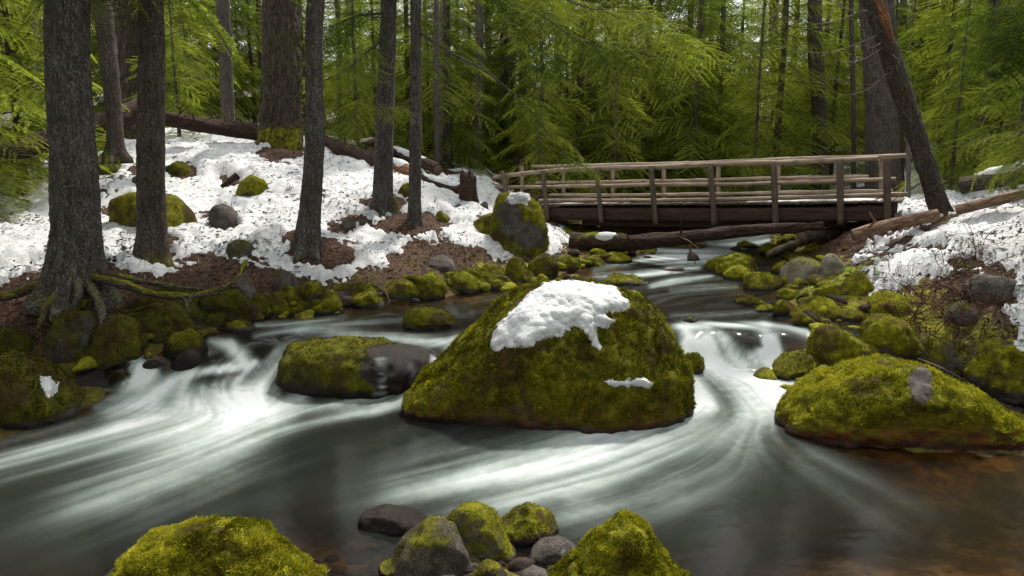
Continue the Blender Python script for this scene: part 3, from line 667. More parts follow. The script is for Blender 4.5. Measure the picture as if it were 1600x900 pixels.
BIG = [(636,628),(643,604),(664,580),(700,551),(742,515),(784,478),(818,459),(850,452),(905,450),(958,453),(992,461),(1018,481),(1044,516),(1062,550),(1071,582),(1073,612),(1070,640)]
rock('huge mossy boulder in mid stream with a large snow patch on top', BIG, 668, 1.0, 0.62, lvl=6, tuft=5200, tsz=0.024, red=0.5, ry=0.34, amp=0.05, key='big', seed=12, facet=0.7)
rock('broad mossy boulder at the right edge with a bare grey patch near its top', [(1222,650),(1232,628),(1262,606),(1300,584),(1345,563),(1385,556),(1430,560),(1470,575),(1520,600),(1560,620),(1600,645),(1640,662),(1665,690)], 703, 1.0, 0.8, lvl=6, tuft=6000, tsz=0.022, red=0.9, ry=0.30, amp=0.055, key='right', seed=31, facet=0.8, bare=[(1440,600,24,34)])
rock('bright mossy boulder in the bottom left foreground', [(165,915),(185,880),(215,845),(255,824),(330,819),(400,826),(440,850),(480,880),(510,905)], 935, 1.15, 0.95, lvl=6, tuft=15000, tsz=0.019, ry=0.26, amp=0.06, key='fgl', seed=5, wetb=0.02, facet=.8, push=.8)
rock('pointed bright mossy boulder in the bottom foreground right of centre', [(850,915),(880,880),(920,848),(955,824),(980,813),(1005,826),(1035,858),(1060,885),(1085,910)], 935, 1.15, 0.95, lvl=6, tuft=15000, tsz=0.019, ry=0.30, amp=0.05, key='fgr', seed=8, wetb=0.02, facet=0.5, push=.8)
rock('tilted grey foreground stone with olive moss on its upper half', [(595,900),(612,868),(640,832),(665,810),(690,808),(712,828),(735,858),(752,890)], 915, 0.50, 0.45, lvl=5, tuft=2500, tsz=0.010, ry=0.42, amp=0.04, mat=M_ROCK, key='g1', cut=1, facet=1, seed=2, wetb=0.02, name='stone', cat='stone')
rock('rough grey foreground stone with green moss tufts behind the tilted one', [(688,850),(700,808),(715,794),(745,789),(768,800),(785,830),(803,850),(806,872)], 880, 0.62, 0.75, lvl=5, tuft=3500, tsz=0.014, ry=0.42, amp=0.06, key='g2', cut=1, seed=3, wetb=0.02, name='stone', cat='stone')
rock('wet dark reddish stone half sunk left of the foreground stones', [(560,812),(568,796),(590,792),(630,791),(660,800),(668,818)], 836, 0.25, 0.3, mat=M_ROCKD, lvl=5, ry=0.4, key='g3', cut=1, wetb=0.12, name='stone', cat='stone')
rock('brown foreground stone with a green moss rim at its far edge', [(766,836),(776,806),(800,792),(826,783),(850,795),(880,806),(886,824)], 850, 0.55, 0.7, mat=M_ROCKD, lvl=5, tuft=3500, tsz=0.015, ry=0.4, key='g4', cut=1, wetb=0.03, name='stone', cat='stone')
rock('smooth grey brown stone beside the pointed mossy boulder', (828, 906, 838), 882, 0.1, 0.4, lvl=5, ry=0.5, wetb=0.02, name='stone', cat='stone', mat=M_ROCK)
rock('small brown stone with yellow moss at the bottom edge', (736, 792, 875), 912, 0.55, 0.7, lvl=4, mat=M_ROCKD, name='stone', cat='stone', wetb=0.02, tuft=2500, tsz=.012)
rock('tiny reddish stone wedged between larger foreground stones', (765, 792, 870), 884, 0.1, 0.4, lvl=4, mat=M_ROCKD, name='stone', cat='stone', wetb=0.02)
rock('pale rounded stone cut by the bottom edge of the picture', (668, 722, 891), 918, 0.0, 0.4, lvl=4, mat=M_ROCKP, name='stone', cat='stone', wetb=0.02)
rock('angular grey stone at the bottom edge left of the pointed boulder', (806, 864, 883), 910, 0.1, 0.4, lvl=4, name='stone', cat='stone', wetb=0.02)
rock('dark rounded boulder with moss, water spilling over its right end', [(440,575),(443,550),(455,535),(480,528),(520,527),(570,532),(620,538),(660,546),(688,562),(692,580)], 616, 0.80, 0.35, mat=M_ROCKD, bare=[(635,575,62,42)], lvl=5, tuft=3000, tsz=0.018, ry=0.30, key='pour', seed=14, wetb=0.10, push=0.8)
rock('low domed mossy rock standing alone in the middle pool', (628, 716, 476), 516, 0.95, 0.45, lvl=5, tuft=3000, tsz=0.018, key='pool', ry=0.4)
rock('small mossy rock above the left cascade', (257, 322, 514), 562, 0.85, 0.4, mat=M_ROCKD, lvl=4, tuft=3000, tsz=0.018, wetb=.14)
rock('tiny mossy rock by the left bank above the cascade', (348, 398, 500), 519, 0.9, 0.6, lvl=4, tuft=2500, tsz=.018)
rock('dark mossy boulder at the left edge with a white snow lump', [(-120,600),(-80,560),(-20,545),(40,556),(85,585),(112,610),(122,640)], 668, 0.9, 0.20, lvl=5, tuft=3200, tsz=0.022, key='leftedge', ry=.4)
rock('wet black rock half covered by the left cascade', (110, 215, 572), 606, 0.15, 0.3, mat=M_ROCKD, lvl=4, ry=.5, wetb=.3, name='wet_rock')
rock('small dark rock dripping at the foot of the cascade', (220, 256, 562), 578, 0.0, 0.3, mat=M_ROCKD, lvl=4, wetb=.3, name='wet_rock')
rock('dark wet rock beside the left waterfall', (268, 318, 545), 582, 0.1, 0.3, mat=M_ROCKD, lvl=4, wetb=.3, name='wet_rock')
# left bank, under the big leaning trees
for i, (lb, a, b, t, vb, tn, ms) in enumerate([
    ('mossy boulder under the roots of the thick left trunk', 76, 172, 474, 560, .35, .7), ('rounded mossy mound right of the rooted trunk', 128, 236, 492, 575, .45, 1), ('flat dark mossy boulder left of the rooted trunk', -60, 90, 500, 590, .30, 1),
    ('mossy boulder cluster piece hanging over the dark hollow', 190, 330, 445, 500, .4, 1), ('mossy bank boulder under the arching root', 290, 372, 462, 506, .35, .95), ('grey upright stone at the end of the arching root', 362, 412, 418, 490, .4, .35),
    ('mossy lump between the grey stone and the waterline', 378, 424, 455, 500, .5, 1), ('grey mossy stone under the snow edge', 424, 466, 412, 462, .5, .5), ('bright mossy mound on the left waterline', 462, 542, 444, 490, .75, 1),
    ('mossy mound left of the bright one', 402, 464, 458, 494, .6, 1), ('long low mossy bank stone mid way along the left bank', 538, 608, 446, 480, .7, 1), ('mossy stone below the dark duff patch', 598, 660, 432, 470, .65, 1),
    ('mossy mound reaching into the pool', 646, 702, 426, 464, .7, 1), ('rounded moss cushion on the left bank', 694, 756, 424, 458, .8, 1), ('dark stone jutting from the duff patch', 664, 712, 398, 424, .4, .2),
    ('mossy stone right of the duff patch', 740, 792, 408, 446, .7, .9), ('mossy boulder before the balanced boulder', 786, 838, 400, 440, .6, .9), ('small moss cushion at the water under the balanced boulder', 756, 796, 434, 452, .8, 1),
    ('dark mossy stone by the log end', 826, 872, 396, 432, .5, .9), ('mossy stone cluster below the fallen log', 866, 910, 400, 424, .75, 1), ('bright mossy stone below the fallen log', 905, 948, 396, 416, .85, 1), ('yellow mossy knob under the log beside the rapids', 944, 988, 394, 412, .9, 1),
    ('wide mossy boulder behind the second trunk', 152, 302, 290, 362, .6, .95), ('mossy snowfield boulder between trunks', 372, 422, 270, 316, .8, 1), ('grey mossy stone up the snow slope', 148, 196, 244, 276, .4, .7), ('dark stone beside the second trunk', 200, 262, 258, 296, .4, .4),
    ('low mossy stone right of the second trunk', 258, 304, 248, 274, .5, .9), ('mossy bump under the fallen trunk', 146, 172, 206, 238, .7, 1), ('flat stone emerging from the snow low on the slope', 352, 400, 374, 402, .4, .5), ('brown stone in the snow above the roots', 322, 372, 318, 356, .3, .15),
    ('mossy stone leaning on the fourth trunk', 604, 622, 306, 334, .5, .7), ('small mossy stone right of the fifth trunk', 622, 646, 286, 308, .7, .9), ('grey stone lying in the snow near the stump', 704, 730, 318, 330, .3, .1), ('mossy low stone in the snow midway to the bridge', 676, 702, 328, 344, .6, .8),
    ('yellow mossy boulder beside the balanced boulder', 736, 786, 332, 368, .85, .95), ('dark stone in a gap of the snow', 528, 560, 342, 358, .3, .4), ('small stone by the third trunk', 556, 574, 342, 352, .3, .3), ('small stone near the upright stump', 746, 764, 314, 328, .3, .1)]):
    if vb > 440 and a < 420: tn *= .45  # tree shade put into the moss colour of the low left rocks
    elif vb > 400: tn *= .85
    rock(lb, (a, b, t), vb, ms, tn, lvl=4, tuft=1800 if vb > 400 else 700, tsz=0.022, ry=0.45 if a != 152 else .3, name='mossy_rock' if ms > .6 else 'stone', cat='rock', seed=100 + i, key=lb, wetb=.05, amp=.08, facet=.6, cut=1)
rock('tall egg shaped boulder with grey face, moss and a snow cap by the bridge', [(764,345),(767,322),(776,306),(795,299),(822,302),(842,316),(851,335),(856,355),(858,372)], 398, 0.82, 0.65, lvl=5, tuft=1200, tsz=0.03, ry=0.45, amp=0.07, key='egg', seed=44, base=hit(812, 396), bare=[(798,338,16,24),(826,368,20,18)])
for i, (lb, a, b, t, vb) in enumerate([('long dark mossy ledge beneath the third trunk', 410, 520, 440, 486), ('long mossy ledge along the left bank centre', 510, 610, 438, 474), ('mossy ledge under the duff patch', 600, 700, 428, 466), ('mossy ledge running towards the egg shaped boulder', 690, 800, 414, 450), ('dark mossy ledge left of the arching root', 180, 300, 470, 530), ('dark ledge between root and grey stone', 280, 400, 450, 505)]):
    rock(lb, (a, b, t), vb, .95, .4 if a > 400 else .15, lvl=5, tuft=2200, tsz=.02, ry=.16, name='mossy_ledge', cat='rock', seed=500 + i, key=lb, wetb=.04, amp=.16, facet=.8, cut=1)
# right bank
for i, (lb, a, b, t, vb, tn, ms) in enumerate([
    ('square mossy block standing in the stream right of the rapids', 1163, 1222, 421, 454, .75, 1), ('bright mossy stone left of the square block', 1129, 1178, 413, 438, .95, 1), ('sloping mossy boulder behind the bright stone', 1106, 1189, 391, 431, .75, 1),
    ('low mossy islet in the pool', 936, 1014, 429, 446, .6, 1), ('small dark mossy islet behind the huge boulder', 852, 898, 434, 454, .5, 1), ('flat mossy islet left of the right bank', 1143, 1196, 462, 478, .85, 1), ('tiny mossy islet beside the flat one', 1178, 1212, 474, 488, .8, 1),
    ('bright mossy cushion at the right waterline', 1214, 1254, 449, 468, 1., 1), ('large bright mossy mound on the right bank', 1232, 1312, 464, 500, .98, 1), ('mossy mound right of the large bright one', 1286, 1352, 480, 502, .85, 1), ('mossy stone below the large mound', 1234, 1276, 488, 510, .95, 1),
    ('small mossy stone between the mounds and the stream', 1206, 1240, 466, 494, .9, 1), ('mossy dome above the right cascade', 1254, 1372, 508, 582, .85, 1), ('dark mossy boulder at the foot of the right cascade', 1204, 1302, 550, 590, .5, .95),
    ('boulder with a pale bare top and mossy sides', 1222, 1292, 402, 440, .8, .5), ('grey boulder behind the pale topped one', 1284, 1322, 396, 430, .6, .4), ('mossy shoulder left of the pale topped boulder', 1206, 1240, 408, 428, .9, 1), ('mossy dome behind the thicket', 1340, 1440, 494, 560, .8, .95),
    ('mossy bank rock under the snow block', 1310, 1365, 420, 462, .8, .8), ('mossy lump above the right waterline', 1270, 1322, 440, 466, .95, 1), ('yellow mossy bank rock under the brambles', 1352, 1420, 452, 500, .85, .9),
    ('mossy boulder at the right picture edge', 1512, 1640, 542, 622, .75, .95), ('dark hollow rock behind the broad right boulder', 1440, 1520, 520, 590, .4, .7), ('grey brown rock slab in the snow on the right', 1510, 1590, 426, 470, .4, .15), ('rock under the slab near the right edge', 1480, 1540, 470, 510, .5, .4),
    ('yellow mossy stones under the bridge log', 1188, 1222, 378, 398, .95, 1), ('bright mossy stone under the bridge', 1210, 1256, 366, 390, .95, 1), ('mossy stone upstream below the bridge', 1150, 1190, 376, 388, .7, 1), ('small rock in the far rapids with the orange stick', 1072, 1092, 392, 408, .3, .1),
    ('pale flat rock in the far rapids', 1036, 1070, 414, 424, .4, .2), ('mossy low stone under the fallen log', 990, 1026, 388, 398, .7, 1), ('dark stone upstream left of the moss stones', 1140, 1160, 384, 392, .4, .3), ('dark sunken hump between pool and right lip', 1068, 1090, 495, 504, .5, .6),
    ('mossy flank rock at the right of the huge boulder', 1050, 1100, 540, 584, .5, .9)]):
    rock(lb, (a, b, t), vb, ms, tn, lvl=5 if b - a > 70 else 4, tuft=2600 if vb > 440 else 1200, tsz=0.020, ry=0.42, name='mossy_rock' if ms > .6 else 'stone', cat='rock', seed=300 + i, key=lb, wetb=.045, amp=.08, facet=.6, cut=1,
         mat=M_ROCKP if 'pale' in lb else None, red=0.0)
def veil(key, polys):
    W, F, N, dims, root = ROCKS[key]; u, v = proj(W); sdm = np.full(len(W), -9.0)
    for p in polys: sdm = np.maximum(sdm, poly_sd(u, v, p))
    vis = (N * (CAM - W)).sum(1) > 0; Fl = F[(sdm[F] > -3).any(1) & vis[F].all(1)]; us, inv = np.unique(Fl, return_inverse=True)
    k = sdm[us] / 5; fo = np.clip(.48 * sstep(-.3, 1.2, k) * (.75 + 1.3 * fbm(np.stack([u[us] / 3.5, v[us] / 60, 0 * u[us]], -1), 1, 3, 5)), 0, 1)
    me = new_mesh('water_veil', W[us] + N[us] * .012, inv.reshape(Fl.shape), M_VEIL, {'foam': fo}); tag(link('water_veil', me), kind='structure')
veil('pour', [[(586,560),(602,558),(604,590),(600,618),(586,618),(590,585)], [(640,566),(648,566),(647,600),(641,600)], [(672,556),(692,556),(690,590),(658,610),(664,585)]])
# many smaller stones along both waterlines, in the shallows and on the duff
protos = []
for k in range(6):
    V0, F0 = ico(3); rs = np.random.RandomState(k + 60); o = rs.rand(3) * 20; V0 = V0.copy()
    for _ in range(9):
        nq = rs.randn(3); nq /= np.linalg.norm(nq); V0 = V0 - np.maximum(V0 @ nq - rs.uniform(.55, .9), 0)[:, None] * nq * .9
    sc3 = np.array([1, rs.uniform(.65, .95), rs.uniform(.45, .75)]); W0 = V0 * sc3 * (1 + 0.28 * fbm(V0 + o, 1.0, 3, k))[:, None] * (1 + 0.05 * fbm(V0 + o, 4, 3, k))[:, None]
    N0 = normals(W0, F0)
    for kind, mm in (('moss', M_ROCK), ('bare', M_ROCKD)):
        ms = (1.05 if kind == 'moss' else .15) * (0.7 + .5 * N0[:, 2] + .4 * fbm(V0 + o, 2, 3, k + 3)) * sstep(-.5, -.1, W0[:, 2])
        protos.append((kind, new_mesh('stone', W0, F0, mm, {'moss': ms, 'wet': sstep(.0, -.3, W0[:, 2]), 'tone': np.full(len(W0), (.5, .8, .95)[k % 3]), 'red': 0 * ms})))
rr = random.Random(4)
def scatter(path, n, off, smin, smax, kinds, label, group, name='mossy_stone'):
    Q = smooth_path([tuple(uw(*q)) for q in path], 200)
    for _ in range(n):
        i = rr.randrange(len(Q)); x = Q[i][0] + rr.gauss(off[0], off[1]); y = Q[i][1] + rr.gauss(off[2], off[3])
        g = float(gz(x, y)); wl = float(WATER(x, y))
        if g < wl - 0.35: continue
        s = rr.uniform(smin, smax) * rr.uniform(.7, 1.2); kind = rr.choice(kinds)
        me = rr.choice([p for p in protos if p[0] == kind])[1]
        o = link(name, me, None, (x, y, g + s * .12), (rr.uniform(-.2, .2), rr.uniform(-.2, .2), rr.uniform(0, 6.3)), (s, s * rr.uniform(.8, 1.2), s * rr.uniform(.8, 1.2)))
        tag(o, label, 'stone', group)
scatter(SHORE_L[3:], 75, (-.1, .25, .12, .25), .09, .26, ['moss', 'moss', 'moss', 'bare'], 'small mossy stone among many along the left waterline', 'small stones along the left waterline')
scatter(SHORE_R[5:], 85, (.25, .35, .1, .4), .09, .28, ['moss', 'moss', 'moss', 'bare'], 'small mossy stone among many along the right waterline', 'small stones along the right waterline')
scatter(SHORE_L[:5], 22, (-.5, .6, .5, .4), .12, .35, ['moss', 'moss', 'bare'], 'mossy stone in the dark hollow below the left trees', 'stones below the left trees')
scatter([(470,870),(520,850),(600,870),(700,885),(800,890),(560,890)], 60, (0, .28, 0, .25), .05, .14, ['bare'], 'brown stone under the shallow foreground water', 'sunken stones in the foreground shallows', 'sunken_stone')
# snow lying on boulders
def snow_on(key, polys, label, name='snow_patch', thick=0.07, group=None, dirt=M_SNOWC):
    W, F, N, dims, root = ROCKS[key]
    # finer surface over the patch
    u, v = proj(W); sdm = np.full(len(W), -9.0)
    for p in polys: sdm = np.maximum(sdm, poly_sd(u, v, p))
    vis = (N * (CAM - W)).sum(1) > -0.8
    fk = F[(sdm[F] > -14).all(1) & vis[F].all(1)]
    Wl, Fl = W, fk
    for _ in range(2):
        us, inv = np.unique(Fl, return_inverse=True); Wl = Wl[us]; Fl = inv.reshape(Fl.shape); n = len(Wl)
        e = np.sort(np.vstack([Fl[:, [0,1]], Fl[:, [1,2]], Fl[:, [2,0]]]), 1); ue, ei = np.unique(e, axis=0, return_inverse=True); ei = ei.ravel()
        mid = Wl[ue].mean(1); m = len(Fl); a, b, c = ei[:m] + n, ei[m:2*m] + n, ei[2*m:] + n
        Wl = np.vstack([Wl, mid]); Fl = np.vstack([np.stack([Fl[:,0], a, c], -1), np.stack([a, Fl[:,1], b], -1), np.stack([c, b, Fl[:,2]], -1), np.stack([a, b, c], -1)])
    Nl = normals(Wl, Fl); u, v = proj(Wl); sdm = np.full(len(Wl), -9.0)
    for p in polys: sdm = np.maximum(sdm, poly_sd(u, v, p))
    k = sdm / 4 + 0.9 * fbm(Wl, 7, 3, 5) + 1.1 * fbm(Wl, 18, 3, 6)
    t = thick * sstep(-0.3, 2.4, k) + 0.16 * thick * fbm(Wl, 6, 3, 7) * (k > 0) - (k < -0.2) * 0.06 + 0.006
    Nl = Nl * .6 + np.array([0, 0, .6]); Ws = Wl + Nl * t[:, None]
    Fl = Fl[(k[Fl] > -0.45).any(1)]; us, inv = np.unique(Fl, return_inverse=True)
    return solo(name, Ws[us], inv.reshape(Fl.shape), dirt, label, 'snow', group)
snow_on('big', [[(765,543),(770,515),(797,490),(822,464),(850,444),(905,439),(960,449),(985,478),(975,488),(945,492),(962,500),(950,512),(930,508),(938,545),(925,540),(912,515),(895,508),(880,525),(850,528),(825,545),(790,540),(770,550)]], 'large white snow patch draped over the top of the huge boulder', thick=0.055)
snow_on('big', [[(946,598),(955,594),(985,594),(1005,590),(1020,600),(1010,607),(985,605),(960,605)]], 'small strip of snow low on the front of the huge boulder', thick=0.05)
snow_on('leftedge', [[(62,588),(78,588),(93,600),(88,615),(74,624),(66,608)]], 'single white snow lump on the dark boulder at the left edge', thick=0.05)
snow_on('egg', [[(790,312),(798,300),(822,302),(830,308),(824,320),(800,318)]], 'snow cap on the tall egg shaped boulder', thick=0.10)
# ------------------------------------------------------------------ trunks
def trunk_geo(base, top, r0, r1, flare=0.6, fh=0.5, ns=40, dz=0.07, bark=0.02, bend=None, seed=1, mossh=0.8, mosslevel=0.5, ribs=5, sink=0.35):
    base = np.array(base, float); top = np.array(top, float); ax = (top - base) / np.linalg.norm(top - base)
    L = np.linalg.norm(top - base); n = max(8, int(L / dz)); ctl = [base - ax * sink]
    m = 6; rs = np.random.RandomState(seed)
    for i in range(m + 1):
        t = i / m; p = base + (top - base) * t
        if bend is not None: p = p + np.array(bend) * math.sin(math.pi * t)
        if 0 < i < m: p = p + rs.randn(3) * np.array([.02, .02, 0]) * L / 8
        ctl.append(p)
    P = smooth_path(ctl, n); s = np.r_[0, np.cumsum(np.linalg.norm(np.diff(P, axis=0), axis=1))] - sink
    R = r0 + (r1 - r0) * np.clip(s / L, 0, 1); ph = rs.rand() * 6.28
    def disp(TH, S, bc):
        h = S - sink; q = bc.copy(); q[..., 2] *= 0.22
        fl = flare * r0 * np.exp(-np.maximum(h, -.2) / fh) * (0.55 + 0.45 * np.cos(ribs * TH + ph + 0.8 * np.sin(TH * 2)))
        rd = 1 - np.abs(fbm(q, 7.0 / max(bark * 45, .7), 3, seed)) * 3.2
        return fl + bark * rd + bark * 0.8 * fbm(bc, 16, 2, seed + 2) + 0.05 * r0 * fbm(bc, 1.3, 2, seed + 3)
    V, F, bc = tube(P, R, ns, disp)
    hh = V[:, 2] - base[2]
    moss = mosslevel * sstep(mossh, 0.0, hh) + 0.15 * mosslevel * (fbm(V, 1.5, 2, seed))
    return V, F, {'bc': bc, 'moss': np.clip(moss, 0, 1)}, P
def curve_branch(p, d, L, droop, r, rs, n=14, wig=.05, ns=5):
    d = np.array(d, float); d /= np.linalg.norm(d); t = np.linspace(0, 1, n)[:, None]; k = rs.randn(3, 3) * wig * L
    P = np.array(p) + d * L * t + np.array([0, 0, -1]) * droop * L * t**2 + k[0] * np.sin(3.1 * t) + k[1] * np.sin(6.3 * t) * .5
    return P, *tube(P, r * (1 - .85 * t[:, 0]), ns, None, True)
def add_dead(root, P, mat, specs, seed):
    """specs: (height above base, azimuth, length, droop, radius)"""
    rs = np.random.RandomState(seed); z0 = P[0, 2]
    for (h, az, L, dr, r) in specs:
        i = int(np.argmin(np.abs(P[:, 2] - (P[4, 2] + h)))); a = math.radians(az)
        dv = (math.sin(a), math.cos(a), 0.15); A = Acc()
        Q, V, F, bc = curve_branch(P[i], dv, L, dr, r, rs); A.add(V, F, bc=bc, moss=0.0)
        if L > .7:
            for k in range(int(L * 3)):
                j = rs.randint(3, 12); dd = np.array(dv) + rs.randn(3) * .6
                q2, V, F, bc = curve_branch(Q[j], dd, L * rs.uniform(.2, .45), dr * 1.5, r * .35, rs, 8, .08, 3); A.add(V, F, bc=bc, moss=0.0)
        V, F, at = A.get(); part('dead_branch', V, F, mat, root, at)
# ------------------------------------------------------------------ needle sprays
def spray(L, rs, step=0.11, tw=0.75, shoot=0.085, sw=0.026, droop=0.35, arch=0.12, gap=0.055, hang=0.25, start=0.18):
    """one conifer bough of length L pointing to +X: (needle V,F,tone), (wood path)"""
    n = 12; t = np.linspace(0, 1, n); ax = np.stack([L * t * (1 - .06 * t), 0.04 * L * np.sin(t * 4 + rs.rand() * 6), arch * L * t - droop * L * t**2], -1)
    tri = []; tone = []; twigs = [ax]
    s = start * L; side = 1
    while s < L * 0.99:
        u = s / L; p = np.array([np.interp(u, t, ax[:, k]) for k in range(3)])
        ln = tw * L * (0.20 + 0.5 * min(1, (u - start) * 4 + .2) * (1 - u) ** 0.75) * rs.uniform(.7, 1.15)
        ang = math.radians(rs.uniform(42, 66)) * side
        d = np.array([math.cos(ang), math.sin(ang), rs.uniform(-.12, .05)]); tb = rs.uniform(.3, 1.0)
        m = max(3, int(ln / gap)); q = np.linspace(0.05, 1, m)
        dz = -(hang * ln + 0.05) * q**2 - 0.0
        pts = p + d * ln * q[:, None] + np.stack([0*q, 0*q, dz], -1)
        twigs.append(np.vstack([p, pts[m // 2], pts[-1]]))
        px_ = np.array([-d[1], d[0], 0.0])
        for sg in (1, -1):
            a = np.radians(rs.uniform(35, 60, m)); l = shoot * (1.15 - .55 * q) * rs.uniform(.7, 1.3, m)
            dd = d * np.cos(a)[:, None] + px_ * sg * np.sin(a)[:, None]; dd[:, 2] -= rs.uniform(0.0, .45, m)
            nn = np.stack([-dd[:, 1], dd[:, 0], rs.uniform(-.5, .5, m)], -1) * sw * .5
            b = pts + dd * (l * .35)[:, None]
            tri.append(np.stack([pts, b + nn, pts + dd * l[:, None]], 1)); tri.append(np.stack([pts, pts + dd * l[:, None], b - nn], 1))
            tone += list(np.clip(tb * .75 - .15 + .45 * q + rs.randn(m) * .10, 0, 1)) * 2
        e = np.stack([pts[-1] - d * shoot * .1, pts[-1] + px_ * sw * .5 + d * shoot * .4, pts[-1] + d * shoot], 0)[None]; tri.append(e); tone.append(1)
        s += step * rs.uniform(.7, 1.2) * .5; side = -side
    T = np.concatenate(tri); V = T.reshape(-1, 3); tn = np.repeat(np.array(tone)[:len(T)], 3)
    return V, tn, twigs
def bough_set(n, L, seed, **kw): 
    rs = np.random.RandomState(seed); return [spray(L * rs.uniform(.85, 1.15), rs, **kw) for _ in range(n)]
BS_MID = bough_set(6, 2.6, 11, hang=.22, tw=.85, sw=.030, shoot=.070, gap=.036, step=.15, start=.06, droop=.38)
BS_FINE = bough_set(5, 1.9, 12, step=0.17, shoot=0.055, sw=0.020, gap=0.028, hang=.22, tw=1.0, start=.08)
BS_FAR = bough_set(5, 3.0, 13, step=0.22, shoot=0.09, sw=0.042, gap=0.05, hang=.22, tw=.85, start=.06, droop=.4)
def place_bough(b, p, az, pitch, s, roll=0.0):
    V, tn, tw = b; ca, sa = math.cos(az), math.sin(az); c2, s2 = math.cos(pitch), math.sin(pitch); cr, sr = math.cos(roll), math.sin(roll)
    R = np.array([[ca, -sa, 0], [sa, ca, 0], [0, 0, 1]]) @ np.array([[c2, 0, -s2], [0, 1, 0], [s2, 0, c2]]) @ np.array([[1, 0, 0], [0, cr, -sr], [0, sr, cr]])
    return V * s @ R.T + p, tn, [t * s @ R.T + p for t in tw]
def crown_geo(path, hs, Ls, bs, rs, dens=5.5, az_pref=None, tonev=.35, woody=True):
    """hs: (z0, z1) above the path start, Ls(t) bough length"""
    z0, z1 = hs; VV = []; TT = []; W = Acc(); n = int((z1 - z0) * dens); az = rs.rand() * 6.28
    zz = path[:, 2] - path[0, 2]
    for i in range(n):
        t = (i + rs.rand()) / n; z = z0 + (z1 - z0) * t
        p = np.array([np.interp(z, zz, path[:, k]) for k in range(3)]); az += 2.4 + rs.randn() * .35
        if az_pref is not None: 
            a0, wd = az_pref; azz = a0 + rs.uniform(-wd, wd)
        else: azz = az
        L = Ls(t) * rs.uniform(.65, 1.2); b = bs[rs.randint(len(bs))]; s = L / max(np.abs(b[2][0][-1, 0]), .1)
        V, tn, tw = place_bough(b, p, azz, rs.uniform(-.30, .16) - .14 * (1 - t), s, rs.uniform(-.45, .45))
        VV.append(V); TT.append(np.clip(tn * (1 - tonev) + tonev * rs.rand(), 0, 1))
        if woody:
            v, f, bc = tube(tw[0], np.linspace(.018, .005, len(tw[0])) * max(.6, L / 2.4), 3, None, False); W.add(v, f, bc=bc, moss=0.0)
    V = np.concatenate(VV); return V, np.arange(len(V)).reshape(-1, 3), np.concatenate(TT), W.get() if woody else None
def conifer(label, h, r0, crown, bs, mat_b, mat_l, seed, lean=(0, 0), z0=1.0, Lmax=2.6, dens=5.5, group=None, name='conifer_tree', loc=(0, 0, 0), dead=0, ns=14, cat='tree', shape=.7, lowL=.75):
    rs = np.random.RandomState(seed); root = thing(name, label, cat, (0, 0, 0), group)
    V, F, at, P = trunk_geo((0, 0, 0), (lean[0], lean[1], h), r0, r0 * .12, .35, .4, ns, .35, r0 * .05, None, seed, .6, .3, 5, .5)
    link('trunk', new_mesh('trunk', V, F, mat_b, at), root)
    if crown:
        V, F, tn, Wd = crown_geo(P, (z0, h * .98), lambda t: Lmax * min(1, lowL + t * 2) * (1 - t) ** shape + .25, bs, rs, dens)
        link('crown', new_mesh('crown', V, F, mat_l, {'tone': tn}, False), root)
        link('branches', new_mesh('branches', Wd[0], Wd[1], mat_b, Wd[2]), root)
    if dead: add_dead(root, P, M_TWIG, [(rs.uniform(1, h * .45), rs.uniform(0, 360), rs.uniform(.4, 1.4), rs.uniform(0, .5), .012) for _ in range(dead)], seed)
    root.location = loc
    return root
T_H = [conifer('tall conifer among the dense background trees', 21, .17, True, BS_MID, M_FAR, M_LEAF, 21, z0=.8, Lmax=2.9, dens=8),
       conifer('tall conifer among the dense background trees', 17, .13, True, BS_MID, M_FAR, M_LEAFB, 22, z0=.5, Lmax=2.5, dens=8.5, shape=.8),
       conifer('tall conifer among the dense background trees', 24, .20, True, BS_FAR, M_FAR, M_LEAF, 23, z0=1.5, Lmax=3.6, dens=7.5),
       conifer('tall conifer among the dense background trees', 13, .11, True, BS_MID, M_FAR, M_LEAFB, 24, z0=.4, Lmax=2.1, dens=8.5, shape=.9),
       conifer('tall conifer among the dense background trees', 26, .22, True, BS_FAR, M_FAR, M_LEAF, 25, z0=5, Lmax=3.4, dens=6.5, dead=5),
       conifer('tall conifer among the dense background trees', 9, .07, True, BS_FINE, M_BARK2, M_LEAFB, 26, z0=.3, Lmax=1.7, dens=9, shape=.95)]
first_used = set()
def put_tree(k, u, d, s=1.0, rz=None, label=None, group=None, zs=1.0):
    P = at_y(u, 235, d); x = float(P[0]); z = float(gz(x, d)) - .1
    if rz is None: rz = rr.uniform(0, 6.28)
    if k not in first_used:
        o = T_H[k]; first_used.add(k); o.location = (x, d, z); o.rotation_euler = (0, 0, rz); o.scale = (s, s, s * zs)
        if label: o['label'] = label
        if group: o['group'] = group
        return o
    return copy_tree(T_H[k], (x, d, z), rz, (s, s, s * zs), label, group)
GB = 'trees of the forest behind the bridge'
for i in range(46):        # the forest goes on to both sides of the stream and behind the photographer
    t = i / 46; a = math.radians(-140 + 280 * ((i * .618) % 1) + 180) if i % 2 else math.radians(rr.choice([-1, 1]) * rr.uniform(50, 130)); r_ = rr.uniform(9, 26)
    x, y = r_ * math.sin(a), r_ * math.cos(a) + 4
    if y > 1 and abs(x) / y < .95: continue
    if abs(x) < 6 and y > -3: continue
    copy_tree(T_H[rr.choice([0, 2, 4, 1])], (x, y, float(gz(x, max(y, .7))) - .1), rr.uniform(0, 6.3), (rr.uniform(.8, 1.2),) * 3, 'tall conifer of the forest around the stream, outside the view', 'trees around the viewpoint')
